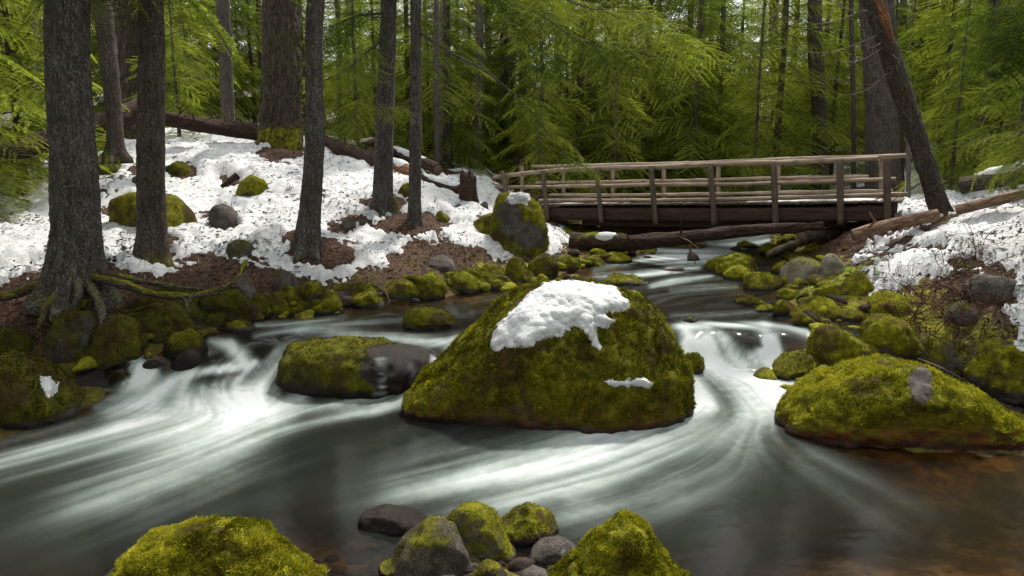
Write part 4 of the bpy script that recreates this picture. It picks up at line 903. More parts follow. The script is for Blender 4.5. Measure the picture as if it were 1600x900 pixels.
# trees one can tell apart, nearest first
for k, u, d, s, lb in [(0, 905, 31, 1.05, 'broad drooping conifer behind the left half of the bridge'), (3, 700, 29, 1.1, 'slim young conifer left of the bridge beside the stump'), (1, 1120, 33, 1.15, 'bright conifer behind the middle of the bridge'),
    (1, 1215, 29, 1.1, 'light green conifer overhanging the bridge centre right'), (0, 1010, 36, 1.1, 'dark conifer behind the second bridge bay'), (3, 1300, 31, 1.0, 'young conifer behind the right bridge bays'), (5, 560, 27, 1.0, 'small yellow green fir between the third and fourth trunks'),
    (3, 535, 33, 1.05, 'bushy fir behind the fallen logs'), (1, 1470, 30, 1.0, 'pale green fir right of the leaning trunk'), (3, 1530, 24.5, 1.0, 'green fir at the snowy hillside on the right'), (0, 1610, 26, 1.0, 'dark conifer at the right picture edge'), (5, 1590, 20, .9, 'bright low fir at the far right above the log'),
    (1, 30, 21, 1.0, 'bright fir at the left picture edge'), (3, -60, 17, 1.0, 'fir half outside the left picture edge'), (3, 300, 34, 1.1, 'fir seen between the second trunk and the great fir'), (0, 350, 38, 1.1, 'conifer behind the long fallen trunk'), (5, 282, 27, .9, 'little bright fir behind the second trunk'),
    (0, 790, 34, 1.0, 'conifer behind the left bridge end'), (3, 845, 28, .9, 'young fir with low boughs over the left bridge end'), (1, 640, 36, 1.1, 'bright conifer seen between the fourth and fifth trunks'), (5, 1180, 27, 1.1, 'small fir behind the bridge rails'), (3, 1085, 29, 1.0, 'feathery young fir behind the bridge middle'),
    (5, 960, 27.5, 1.1, 'small fir just beyond the left bridge bays'), (5, 1490, 22, .8, 'small fir right behind the leaning tree')]:
    put_tree(k, u, d, s, None, lb)
for i in range(130):
    d = 37 + 60 * (i / 130) ** 1.1 + rr.uniform(-2, 2); u = -350 + ((i * 0.618034) % 1) * 2300
    if 380 < u < 500 and d < 30: continue
    k = rr.choice([0, 1, 2, 0, 1, 2, 3, 4]); put_tree(k, u, d, rr.uniform(.85, 1.25), None, 'tall conifer among the dense background trees', GB)
for i in range(22):
    u, d = rr.uniform(500, 1500), rr.uniform(30, 46); put_tree(5, u, d, rr.uniform(.8, 1.6), None, 'small fir in the undergrowth behind the bridge', 'young firs of the undergrowth')
# ------------------------------------------------------------------ the named foreground trunks
def big_tree(label, u, v, d, utop, vtop, wpx, wtop, hgt, bark, seed, mat, flare=.5, fh=.4, ml=.4, mh=.6, name='tree_trunk', ns=48, specs=(), bend=None, ribs=5, dz=.05, extra_y=0.0, crown=None):
    base = at_y(u, v, d); g = float(gz(base[0], d)); base[2] = min(base[2], g + .05) if abs(base[2] - g) < .4 else base[2]
    t = at_y(utop, vtop, d + extra_y); dirv = (t - base) / np.linalg.norm(t - base); top = base + dirv * (hgt / dirv[2])
    r0 = wpx / FPX * d / 2; r1 = wtop / FPX * d / 2; L0 = np.linalg.norm(t - base); L = np.linalg.norm(top - base)
    rt = max(r0 + (r1 - r0) * L / L0, r0 * .35)
    root = thing('tree', label, 'tree', base)
    V, F, at, P = trunk_geo(base, top, r0, rt, flare, fh, ns, dz, bark, bend, seed, mh, ml, ribs)
    part('trunk', V, F, mat, root, at)
    if specs: add_dead(root, P, M_TWIG, specs, seed)
    if crown:
        z0, Lm, dn, bs = crown; rs = np.random.RandomState(seed + 7)
        V, F, tn, Wd = crown_geo(P[5:], (z0, hgt - .2), lambda t_: Lm * (1 - .3 * t_), bs, rs, dn)
        part('crown', V, F, M_LEAF, root, {'tone': tn}, False); part('branches', Wd[0], Wd[1], M_BARK, root, Wd[2])
    return root, P
r1, P1 = big_tree('thickest left trunk with lichen and roots spreading over boulders', 118, 448, 12.4, 104, 0, 68, 58, 11, .016, 1, M_BARK, .75, .45, .42, .6, ns=96, dz=.03, ribs=4,
    specs=[(3.9, 110, .3, .2, .012), (2.7, 150, .25, .1, .012), (4.6, 120, .3, .1, .01), (2.9, 220, .3, .1, .012), (4.4, 60, 1.4, .2, .010), (3.0, 100, .3, -.1, .012), (2.2, 60, .3, .1, .012), (3.6, 130, .35, 0, .01), (1.6, 100, .25, .3, .01), (4.9, 200, .8, .2, .01)], crown=(5.6, 2.6, 9, BS_MID))
r2, P2 = big_tree('second trunk from the left, straight with fine grey bark', 238, 400, 14.5, 234, 0, 42, 35, 12, .012, 2, M_BARK2, .45, .3, .5, .5, ns=72, dz=.04, specs=[(3.1, 95, .25, 0, .012), (4.2, 80, 1.6, -.05, .012), (4.9, 90, 1.2, .1, .012), (2.0, 100, .15, 0, .012)], crown=(6.0, 2.6, 9, BS_MID))
r3, P3 = big_tree('dark trunk curving up to the right from the snow slope', 480, 384, 16, 500, 0, 32, 24, 13, .012, 3, M_BARK, .7, .35, .4, .5, ns=56, dz=.05, bend=(-.03, 0, 0), specs=[(4.8, 95, .22, 0, .02), (3.3, 80, .25, 0, .02), (5.2, 90, .9, .1, .015), (3.9, 100, .2, 0, .012), (5.6, 270, .3, .1, .012)])
r4, P4 = big_tree('speckled trunk standing in bare duff, fourth from the left', 597, 330, 19, 606, 0, 30, 23, 14, .012, 4, M_BARK, .6, .3, .3, .4, ns=48, dz=.06, specs=[(4.3, 80, 1.2, .2, .015), (5.2, 270, 1.4, .2, .015), (4.8, 260, 1.8, .25, .015), (2.4, 90, .2, .1, .012)], crown=(6.4, 2.0, 6, BS_MID))
r5, P5 = big_tree('slim dark trunk just right of the speckled one', 647, 350, 18.4, 651, 0, 20, 16, 13, .008, 5, M_BARK, .5, .25, .2, .3, ns=40, dz=.06, specs=[(4.2, 270, .5, .3, .012), (5.1, 80, 1.8, .5, .018), (3.4, 270, .5, .3, .01)], crown=(6.2, 2.3, 6, BS_MID))
r6, P6 = big_tree('great furrowed fir trunk on the snow crest with moss at its foot', 440, 222, 26, 441, 0, 58, 50, 20, .055, 6, M_FIR, .28, .8, .9, 1.1, ns=110, dz=.06, ribs=3)
r7, P7 = big_tree('slender trunk between the first and second, leaning left', 182, 236, 21, 158, 0, 22, 26, 14, .012, 7, M_BARK2, .6, .2, .2, .3, ns=32, dz=.08)
r8, P8 = big_tree('wide shaded fir trunk behind the second trunk', 200, 200, 28, 200, 0, 46, 46, 20, .05, 8, M_FIR, .3, .8, .5, .8, ns=72, dz=.09)
r9, P9 = big_tree('distant grey trunk right of the second trunk', 357, 190, 31, 348, 0, 18, 20, 18, .012, 9, M_FAR, .3, .3, .2, .3, ns=24, dz=.12, specs=[(1.2, 60, 1.6, -.2, .02), (2.6, 270, 1.8, -.1, .02), (3.6, 90, 2.2, -.2, .02), (2.0, 240, 2.0, .1, .02), (3.0, 110, 1.5, .2, .02)])
r10, P10 = big_tree('massive trunk rising behind the right end of the bridge', 1381, 322, 25, 1365, 0, 46, 36, 20, .030, 10, M_BARK2, .45, .8, .3, .4, ns=72, dz=.08, ribs=4)
r11, P11 = big_tree('slimmer trunk grown close beside the massive one', 1402, 320, 26, 1394, 0, 18, 16, 20, .014, 11, M_BARK2, .3, .6, .2, .4, ns=32, dz=.1)
r12, P12 = big_tree('brown trunk behind the fourth bridge bay', 1282, 308, 29, 1276, 0, 24, 20, 18, .014, 12, M_FAR, .3, .4, .2, .3, ns=32, dz=.1)
r13, P13 = big_tree('rough trunk on the snowy right hillside', 1560, 242, 27, 1553, 0, 17, 15, 18, .012, 13, M_FAR, .4, .4, .2, .3, ns=24, dz=.12, specs=[(1.0, 60, 1.5, .0, .015), (2.0, 270, 1.2, .0, .015), (3.1, 90, 1.2, .2, .015)])
for (u, v, d, ut, w_, mt, lb) in [(683, 268, 27, 682, 8, M_FAR, 'thin dark trunk left of the bridge'), (689, 275, 33, 690, 9, M_PALE, 'pale grey trunk behind the thin dark one'), (746, 272, 31, 748, 13, M_FAR, 'speckled trunk left of the bridge end'), (798, 265, 34, 800, 12, M_PALE, 'trunk coloured pale as if sunlit, high behind the bridge end'),  # sunlight on the bridge end trunk is painted as pale bark
      (704, 262, 30, 704, 5, M_FAR, 'very thin pole trunk by the stump'), (1215, 275, 42, 1210, 14, M_FAR, 'brown trunk deep in the forest above the bridge'), (1333, 310, 28, 1330, 7, M_FAR, 'thin pole behind the fifth bridge bay'), (540, 190, 45, 545, 9, M_FAR, 'distant trunk between the third and fourth trunks'),
      (925, 285, 37, 922, 12, M_FAR, 'brown trunk half hidden by boughs behind the bridge'), (872, 275, 40, 870, 12, M_FAR, 'second brown trunk hidden by boughs behind the bridge'), (1102, 285, 44, 1100, 8, M_FAR, 'thin trunk behind the middle bridge posts'), (1420, 318, 22, 1418, 6, M_PALE, 'thin pale dead pole by the bridge end'), (1415, 250, 40, 1412, 10, M_FAR, 'trunk seen right of the massive one'),
      (412, 200, 40, 405, 8, M_FAR, 'thin trunk just left of the great fir'), (60, 215, 30, 62, 12, M_FAR, 'dark trunk behind the left picture edge'), (760, 262, 38, 762, 7, M_PALE, 'thin light trunk beside the bridge end')]:
    big_tree(lb, u, v, d, ut, 0, w_, w_ * .9, 3.2 if 'dead pole' in lb and u == 1420 else 16, .010, int(u), mt, .3, .3, .2, .3, ns=16, dz=.15, specs=[(rr.uniform(.8, 6), rr.uniform(0, 360), rr.uniform(.4, 1.3), rr.uniform(-.1, .4), .01) for _ in range(5)])
# leaning split tree on the right bank
rl, PL = big_tree('leaning split trunk on the right bank crossing the massive tree', 1472, 338, 17.6, 1336, -60, 27, 25, 9.5, .024, 15, M_BARKD, .35, .35, .55, .45, ns=72, dz=.04, bend=(.10, 0, -.02))
rs = np.random.RandomState(3)
def at_leaning(v): 
    u_, v_ = proj(PL); return PL[int(np.argmin(np.abs(v_ - v)))]
for (v0, tu, tv, L_, r_) in [(10, 1205, 22, 0, .016), (52, 1208, 70, 0, .014), (72, 1300, 95, 0, .015), (62, 1345, 70, 0, .02), (105, 1310, 150, 0, .012), (118, 1290, 118, 0, .012), (74, 1408, 92, 0, .014), (20, 1260, -30, 0, .015)]:
    a = at_leaning(v0); b = at_y(tu, tv, a[1] - .5); mid = (a + b) / 2 + np.array([0, 0, -.22 * np.linalg.norm(b - a) * .5]); A = Acc()
    Pq = smooth_path([a, mid, b], 16); V, F, bc = tube(Pq, np.linspace(r_, .004, 16), 5); A.add(V, F, bc=bc, moss=0.0)
    for _ in range(5):
        j = rs.randint(6, 15); _, V, F, bc = curve_branch(Pq[j], (b - a) / 2 + rs.randn(3) * .5, rs.uniform(.15, .5), .5, .005, rs, 8, .08, 3); A.add(V, F, bc=bc, moss=0.0)
    V, F, at = A.get(); part('dead_branch', V, F, M_GREYW if v0 < 110 else M_TWIG, rl, at)
a, b = at_leaning(-40), at_leaning(100); mid = at_leaning(30)
wound, F, bc = tube(smooth_path([a + (.03, -.16, 0), mid + (.05, -.17, 0), b + (.04, -.14, 0)], 40), np.r_[np.linspace(.03, .11, 20), np.linspace(.11, .01, 20)], 10, lambda t, s, q: .02 * fbm(q * (1, 1, .15), 18, 3, 3))
part('split_wood', wound, F, M_LOGO, rl, {'bc': bc, 'moss': np.zeros(len(wound))})
# roots of the thick trunk
def root_tube(pts, r0, r1, parent, seed, moss=.6, mat=M_BARK):
    P = smooth_path([at_y(*p) for p in pts], 60); V, F, bc = tube(P, np.linspace(r0, r1, 60), 14, lambda t, s, q: .035 * fbm(q, 5, 3, seed) + .012 * fbm(q, 22, 2, seed))
    N = normals(V, F); part('root', V, F, mat, parent, {'bc': bc, 'moss': np.clip(moss * (.6 + .6 * N[:, 2] + .3 * fbm(V, 3, 2, seed)), 0, 1)})
root_tube([(120,430,12.4),(160,436,12.2),(200,447,12.2),(245,460,12.3),(300,462,12.4),(345,452,12.5),(372,432,12.7),(384,408,13.0)], .085, .03, r1, 1, .75)
root_tube([(140,415,12.4),(175,430,12.3),(215,438,12.4),(262,446,12.7),(310,452,13.0)], .075, .025, r1, 2, .55)
root_tube([(135,440,12.3),(150,462,11.9),(160,490,11.6),(158,520,11.4)], .10, .03, r1, 3, .4)
root_tube([(105,440,12.3),(90,462,12.0),(72,485,11.8),(60,515,11.6)], .10, .04, r1, 4, .7)
root_tube([(90,438,12.3),(55,448,12.2),(15,462,12.1),(-40,470,12.0)], .11, .05, r1, 5, .8)
root_tube([(122,440,12.1),(122,462,11.85),(112,486,11.7)], .10, .03, r1, 6, .5)
root_tube([(288,462,12.4),(292,485,12.2),(284,512,12.0),(270,530,11.9)], .05, .02, r1, 7, .4)
root_tube([(300,462,12.4),(288,490,12.15),(274,522,11.9)], .04, .015, r1, 8, .5)
# ------------------------------------------------------------------ fallen logs, stumps
def log_geo(pts, r0, r1, seed, ns=28, bark=.015, n=None, moss=.2, taper=None):
    P = smooth_path([np.array(p, float) for p in pts], n or 90)
    R = np.interp(np.linspace(0, 1, len(P)), [0, 1], [r0, r1])
    def disp(T, S, q):
        qq = q.copy(); qq[..., 2] *= .18
        return bark * (1 - 3 * np.abs(fbm(qq, 6, 3, seed))) + .10 * R.mean() * fbm(q, 1.8, 3, seed + 1)
    V, F, bc = tube(P, R, ns, disp); N = normals(V, F)
    return V, F, {'bc': bc, 'moss': np.clip(moss * (.5 + .8 * N[:, 2]) + .3 * moss * fbm(V, 2, 3, seed), 0, 1)}, P
def log_thing(label, px, w0, w1, mat, seed, snow=False, stubs=0, moss=.2, ends=True, name='fallen_log', bark=.015, rad=None):
    pts = [at_y(*p) for p in px]; r0, r1 = w0 / FPX * px[0][2] / 2, w1 / FPX * px[-1][2] / 2
    root = thing(name, label, 'log', pts[0]); V, F, at, P = log_geo(pts, r0, r1, seed, moss=moss, bark=bark); part('bark', V, F, mat, root, at)
    rs = np.random.RandomState(seed)
    if ends:
        for (i, j, r) in ((0, 1, r0), (-1, -2, r1)):
            T = P[i] - P[j]; T /= np.linalg.norm(T); V, F, bc = tube([P[i] - T * .02, P[i] + T * .006], [r * .86, r * .84], 20, lambda t, s, q: .02 * r * np.cos(7 * t)); part('cut_end', V, F, M_CUT, root, {'bc': bc})
    for _ in range(stubs):
        k = rs.randint(5, len(P) - 5); dv = np.array([rs.randn() * .7, rs.randn() * .5 - .3, abs(rs.randn()) * .8 + .2]); dv /= np.linalg.norm(dv)
        V, F, bc = tube([P[k], P[k] + dv * (r0 + rs.uniform(.04, .25)), P[k] + dv * (r0 + rs.uniform(.25, .45)) + (0, 0, .03)], [.035, .02, .006], 6); part('branch_stub', V, F, mat, root, {'bc': bc, 'moss': np.zeros(len(V))})
    if snow:
        i0, i1 = int(snow[0] * len(P)), int(snow[1] * len(P)); Q = P[i0:i1]; rq = np.interp(np.linspace(snow[0], snow[1], len(Q)), [0, 1], [r0, r1])
        T = np.gradient(Q, axis=0); T /= np.linalg.norm(T, axis=1)[:, None]; S_ = np.cross(T, [0, 0, 1]); S_ /= np.linalg.norm(S_, axis=1)[:, None]; Up = np.cross(S_, T)
        nc = 13; a = np.linspace(-1.05, 1.05, nc); e = np.sin(np.linspace(0, math.pi, len(Q))) ** .3
        VV = []
        for q in range(len(Q)):
            wa = a * e[q] * (1 + .25 * fbm(Q[q:q+1] + 3, 3, 2)[0]); th_ = .07 * np.cos(a * 1.45) * e[q] * (1 + .6 * fbm(Q[q:q+1], 4, 2)[0]) - .005
            VV.append(Q[q] + (rq[q] * 1.03 + th_)[:, None] * (np.sin(wa)[:, None] * S_[q] + np.cos(wa)[:, None] * Up[q]))
        VV = np.array(VV).reshape(-1, 3); VV += normals(VV, np.vstack([(f := grid_faces(len(Q), nc))[:, :3], f[:, [0, 2, 3]]])) * 0
        solo('snow_patch', VV, grid_faces(len(Q), nc), M_SNOWC, 'snow lying along the ' + label.replace('snow', 'white')[:60].rsplit(' ', 1)[0], 'snow')
    return root, P
log_thing('thick reddish log lying across the stream in front of the bridge', [(893,377,20.2),(935,380,19.9),(1000,378,19.3),(1080,370,18.6),(1160,361,18.3),(1230,357,18.1),(1285,353,18.2)], 28, 12, M_LOG, 1, snow=(.10, .22), stubs=3, moss=.15, bark=.025)
log_thing('dark wet log close behind the reddish one under the bridge', [(940,358,22.5),(1050,356,21.8),(1160,353,21.2),(1250,352,20.6)], 20, 20, M_LOG, 2, moss=.0)
log_thing('pale debarked log running up the right bank to the leaning trunk', [(1332,367,16.9),(1370,356,16.8),(1420,345,16.7),(1465,336,16.6)], 17, 19, M_LOGP, 3, stubs=2, moss=.0, bark=.006)
log_thing('reddish log continuing right of the leaning trunk across the snow', [(1495,328,16.0),(1545,316,15.6),(1600,303,15.3),(1720,276,14.9)], 15, 17, M_LOGP, 4, moss=.05, bark=.006)
log_thing('big grey mossy log with snow at the right picture edge', [(1503,290,17.8),(1560,279,17.2),(1610,270,16.8),(1720,255,16.2)], 24, 34, M_BARK2, 5, snow=(.12, .95), moss=.35)
log_thing('snow topped log above the grey mossy log', [(1560,272,19.5),(1600,262,19.0),(1700,245,18.4)], 14, 20, M_BARK2, 6, snow=(.05, .95), moss=.2)
log_thing('short sawn log end pointing out beneath the bridge', [(1254,372,18.6),(1285,367,19.2),(1330,360,20.2)], 21, 18, M_BARK2, 7, moss=.1)
log_thing('rotting log slanting down left into the moss under the bridge', [(1200,398,18.0),(1228,385,18.4),(1262,376,18.9)], 9, 12, M_BARK2, 8, moss=.4)
log_thing('broken log with splintered wood at the far left', [(-60,262,17.5),(0,246,18.5),(40,231,19.3),(75,218,20)], 26, 30, M_LOG, 9, stubs=5, moss=.05, bark=.03)
log_thing('huge fallen trunk rising behind the first two trunks', [(70,226,21),(140,200,22.3),(180,186,23),(228,168,24)], 28, 34, M_LOG, 10, stubs=6, moss=.15, bark=.03)
log_thing('dark fallen trunk lying along the snow crest', [(255,184,24.4),(300,193,24.6),(350,200,24.8),(402,206,25)], 20, 24, M_LOG, 11, stubs=7, moss=.1, bark=.03)
log_thing('dark rotting log left of the fourth trunk on the crest', [(498,222,26),(530,234,25.4),(565,248,24.6),(592,262,24)], 26, 32, M_LOG, 12, stubs=6, moss=.1, bark=.03)
log_thing('pale sawn log with snow above the rotting logs', [(545,236,28),(570,226,28),(590,222,27.6)], 13, 13, M_LOGP, 13, snow=(.05, .9), moss=.0)
log_thing('snow covered log slanting right behind the fifth trunk', [(612,236,26.4),(640,248,25.4),(670,258,24.6),(684,265,24.2)], 16, 18, M_LOG, 14, snow=(.05, .75), moss=.0, bark=.02)
log_thing('orange rotten log between the fourth and fifth trunks', [(606,256,24.4),(628,266,24),(650,278,23.4)], 22, 26, M_LOGO, 15, snow=(.1, .6), moss=.0, bark=.03)
log_thing('dark log with snow leading to the upright stump', [(655,280,23.2),(680,288,22.8),(705,296,22.4),(722,300,22)], 18, 20, M_LOG, 16, snow=(.1, .95), moss=.0, bark=.03)
log_thing('short brown log end sticking from the snow', [(654,296,22),(670,303,21.6),(680,307,21.4)], 15, 14, M_LOGO, 17, moss=.0)
log_thing('old brown log on the snow behind the stump', [(690,274,28),(715,272,28),(735,275,27.5)], 12, 12, M_LOGO, 18, snow=(.1, .9), moss=.0)
log_thing('small dead wood chunk beside the mossy snowfield boulder', [(346,292,17.5),(360,282,17.6),(371,274,17.7)], 7, 10, M_LOG, 19, moss=.0)
def stump(label, u, v, d, w_, hpx, mat, seed, moss=.35):
    b = at_y(u, v, d); b[2] = float(gz(b[0], d)); h = hpx / FPX * d; r = w_ / FPX * d / 2
    P, _ = resample([b - (0, 0, .3), b + (0, 0, h)], 40)
    def disp(T, S, q): 
        qq = q.copy(); qq[..., 2] *= .12; return r * (.5 * np.exp(-np.maximum(S - .3, 0) / .25) * (.5 + .5 * np.cos(5 * T)) + .35 * fbm(qq, 5 / r * .3, 3, seed))
    V, F, bc = tube(P, r, 40, disp); k = sstep(h * .6, h, V[:, 2] - b[2]); V[:, 2] += k * h * .35 * fbm(V * (1, 1, .01), 9, 2, seed)
    root = thing('stump', label, 'stump', b); part('bark', V, F, mat, root, {'bc': bc, 'moss': moss * (.5 + .8 * fbm(V, 3, 3, seed))})
stump('dark broken stump standing in the snow left of the bridge', 732, 308, 21.6, 24, 42, M_LOG, 5)
stump('hollow black stump behind the left bridge end', 812, 300, 28, 16, 40, M_LOG, 6, .1)
# ------------------------------------------------------------------ the footbridge
bridge = thing('footbridge', 'weathered log footbridge with railings spanning the stream', 'bridge', at_y(1100, 330, 20.3))
A0 = at_y(785, 300, 23.6); B0 = at_y(1425, 300, 17.9)
def bp(u, v):                                        # point on the near side plane of the bridge at a pixel
    r = ray(u, v); ax, ay = A0[:2]; ex, ey = B0[0] - ax, B0[1] - ay
    t = (ax * ey - ay * ex) / (r[0] * ey - r[1] * ex); return CAM + r * t
ex = (B0 - A0); ex[2] = 0; ex /= np.linalg.norm(ex); PERP = np.array([-ex[1], ex[0], 0])
WID = 1.35
def rail(name, pts, r, mat, off=0.0, seed=1, dark=False):
    P = smooth_path([bp(*p) + PERP * off for p in pts], 30); V, F, bc = tube(P, np.linspace(r, r * .94, 30), 12, lambda t, s, q: .012 * fbm(q, 3, 3, seed) + .004 * fbm(q * (1, 1, .1), 40, 2, seed)); part(name, V, F, mat, bridge, {'bc': bc + seed * 3.1})
for (nm, segs, r, off) in [
    ('top_rail', [[(771,277),(830,270),(880,265)], [(878,266),(950,262.5),(1022,260.5)], [(1020,261),(1115,256.5),(1212,253.5)], [(1210,254.5),(1315,250),(1372,247)]], .068, 0),
    ('top_rail', [[(800,262),(880,260.5),(960,258)], [(958,258.5),(1060,256),(1150,252)], [(1148,253),(1230,249),(1330,246.5)], [(1328,247),(1380,245),(1412,243.5)]], .062, WID),
    ('middle_rail', [[(775,292.5),(850,292),(940,290)], [(938,290.5),(1030,288.5),(1115,288)], [(1113,288.5),(1165,287.5),(1212,285.5)], [(1210,286),(1315,282.5),(1400,280)]], .055, 0),
    ('middle_rail', [[(806,288.5),(900,287),(985,285)], [(983,286),(1080,284),(1180,281)], [(1178,281.5),(1280,279.5),(1350,278)]], .05, WID),
    ('kerb_log', [[(838,314.5),(930,314),(1022,314)], [(1020,314),(1115,312.5),(1212,310.5)], [(1210,310),(1320,307),(1418,304)]], .062, .18),
    ('kerb_log', [[(830,308.5),(940,308.5),(1040,307.5)], [(1038,307.5),(1140,306),(1240,304)], [(1238,304.5),(1330,303),(1390,302)]], .055, WID - .1)]:
    for i, s_ in enumerate(segs): rail(nm, s_, r, M_RAIL, off, hash_(nm) % 50 + i + int(off * 10))
def post(u0, v0, u1, v1, off, w_=.060, mat=M_POST, seed=1):
    a, b = bp(u0, v0) + PERP * off, bp(u1, v1) + PERP * off
    P, _ = resample([b, a], 12); V, F, bc = tube(P, w_ * 1.25, 8, lambda t, s, q: (w_ * 1.25) * (1 / np.maximum(np.abs(np.cos(((t + math.pi/4) % (math.pi/2)) - math.pi/4)), .75) - 1.12) + .004 * fbm(q, 9, 2, seed))
    N = (np.array([ex, PERP, [0, 0, 1.0]]));  part('post', V, F, mat, bridge, {'bc': bc + seed})
for i, (ut, vt, ub, vb_) in enumerate([(787,267,794,300),(850,266,858,345),(934,262,942,348),(1019,259,1026,350),(1111,256,1118,351),(1210,253,1213,352),(1313,249,1314,350),(1386,247,1387,346)]): post(ut, vt, ub, vb_, -.10, seed=i)
for i, (ut, vb_) in enumerate([(815,318),(880,318),(957,318),(1037,318),(1122,318),(1216,318),(1312,316),(1378,314)]): 
    a = bp(ut - 16, 260); P_ = bp(ut - 16, 262) + PERP * (WID + .1); u_, _v = proj(P_); post(ut - (u_ - ut) - 16, 261 - (ut - 800) * .02, ut - (u_ - ut) - 16, vb_, WID + .1, .05, M_RAIL, 20 + i)
# stringer beams: squared logs under the deck
def beam(pts, hh, ww, off, mat, seed, zoff=0.0, name='stringer_beam'):
    P = smooth_path([bp(*p) + PERP * off + np.array([0, 0, zoff]) for p in pts], 60); ns = 24
    th = np.arange(ns) * 2 * math.pi / ns; k = np.maximum(np.abs(np.cos(th)), np.abs(np.sin(th))) ** .8
    Vs = []; s = np.r_[0, np.cumsum(np.linalg.norm(np.diff(P, axis=0), axis=1))]
    for i, p in enumerate(P):
        q = np.stack([np.cos(th) * 3, np.sin(th) * 3, np.full(ns, s[i] * .35)], -1); n_ = 1 + .10 * fbm(q + seed, 1.6, 3, seed)
        Vs.append(p + (np.cos(th) / k * ww * n_)[:, None] * PERP + (np.sin(th) / k * hh * n_)[:, None] * np.array([0, 0, 1.0]))
    V = np.array(Vs).reshape(-1, 3); bc = np.stack([np.tile(np.cos(th), len(P)) * .3, np.tile(np.sin(th), len(P)) * .3, np.repeat(s, ns)], -1)
    f = grid_faces(len(P), ns); j = np.arange(len(P) - 1)
    f = np.vstack([f, np.stack([j*ns + ns - 1, j*ns, (j+1)*ns, (j+1)*ns + ns - 1], -1)]); F = np.vstack([f[:, [0, 2, 1]], f[:, [0, 3, 2]]])
    V = np.vstack([V, P[:1], P[-1:]]); bc = np.vstack([bc, [[0,0,0]], [[0,0,9]]]); jj = np.arange(ns); j3 = (jj + 1) % ns
    F = np.vstack([F, np.stack([jj, j3, np.full(ns, len(V)-2)], -1), np.stack([(len(P)-1)*ns + j3, (len(P)-1)*ns + jj, np.full(ns, len(V)-1)], -1)])
    part(name, V, F, mat, bridge, {'bc': bc + seed})
beam([(846,334),(1000,335),(1150,335.5),(1300,334.5),(1398,332)], .19, .17, .12, M_BEAM, 1)
beam([(850,334),(1000,335),(1150,335.5),(1300,334.5),(1398,332)], .19, .17, WID - .1, M_BEAM, 2)
beam([(905,349),(1050,351),(1200,351.5),(1320,350)], .10, .14, .35, M_BEAM, 3, name='lower_beam')
# deck planks
pa, pb = bp(838, 320), bp(1410, 315); Ld = np.linalg.norm(pb - pa); npk = int(Ld / .185); 
bxV = np.array([[x, y, z] for x in (-1, 1) for y in (-1, 1) for z in (-1, 1)], float); 
bxF = np.array([[0,1,3,2],[4,6,7,5],[0,4,5,1],[2,3,7,6],[0,2,6,4],[1,5,7,3]])
import bmesh
def plank_mesh(seed):
    bm = bmesh.new(); bmesh.ops.create_cube(bm, size=1)
    for v in bm.verts: v.co.x *= .168; v.co.y *= WID + .28; v.co.z *= .05
    bmesh.ops.bevel(bm, geom=bm.edges[:], offset=.008, segments=1, affect='EDGES')
    me = D.meshes.new('plank'); bm.to_mesh(me); bm.free(); V = np.array([v.co[:] for v in me.vertices]); t = me.attributes.new('bc', 'FLOAT_VECTOR', 'POINT')
    t.data.foreach_set('vector', (V[:, [0, 2, 1]] + seed).astype(np.float32).ravel()); me.materials.append(M_POST); return me
pms = [plank_mesh(s) for s in range(3)]; ang = math.atan2(ex[1], ex[0]); bl = np.array(bridge.location)
for i in range(npk):
    c = pa + (pb - pa) * (i + .5) / npk + PERP * (WID * .5 + .05) + np.array([0, 0, rr.uniform(-.006, .006)])
    link('plank', pms[i % 3], bridge, [float(q) for q in c - bl], (0, -math.asin((pb - pa)[2] / Ld), ang + rr.uniform(-.012, .012)))
# snow left on the deck
for i, (a_, b_) in enumerate([(.05, .30), (.36, .52), (.60, .95)]):
    n1_, n2_ = 40, 8; tt = np.linspace(a_, b_, n1_); ss = np.linspace(.16, .85, n2_); V = []
    for t_ in tt:
        for s_ in ss:
            e_ = min(1, 6 * (t_ - a_) / (b_ - a_), 6 * (b_ - t_) / (b_ - a_)) * math.sin(math.pi * (s_ - .16) / .69) ** .4
            p = pa + (pb - pa) * t_ + PERP * (WID * s_); V.append(p + np.array([0, 0, .02 + .05 * e_ * (1 + .5 * float(fbm(p[None], 3, 2)[0])) ]))
    solo('snow_patch', V, grid_faces(n1_, n2_)[:, ::-1], M_SNOWC, ['thin snow left on the left part of the bridge deck', 'thin snow left on the middle of the bridge deck', 'thin snow left on the right part of the bridge deck'][i], 'snow')
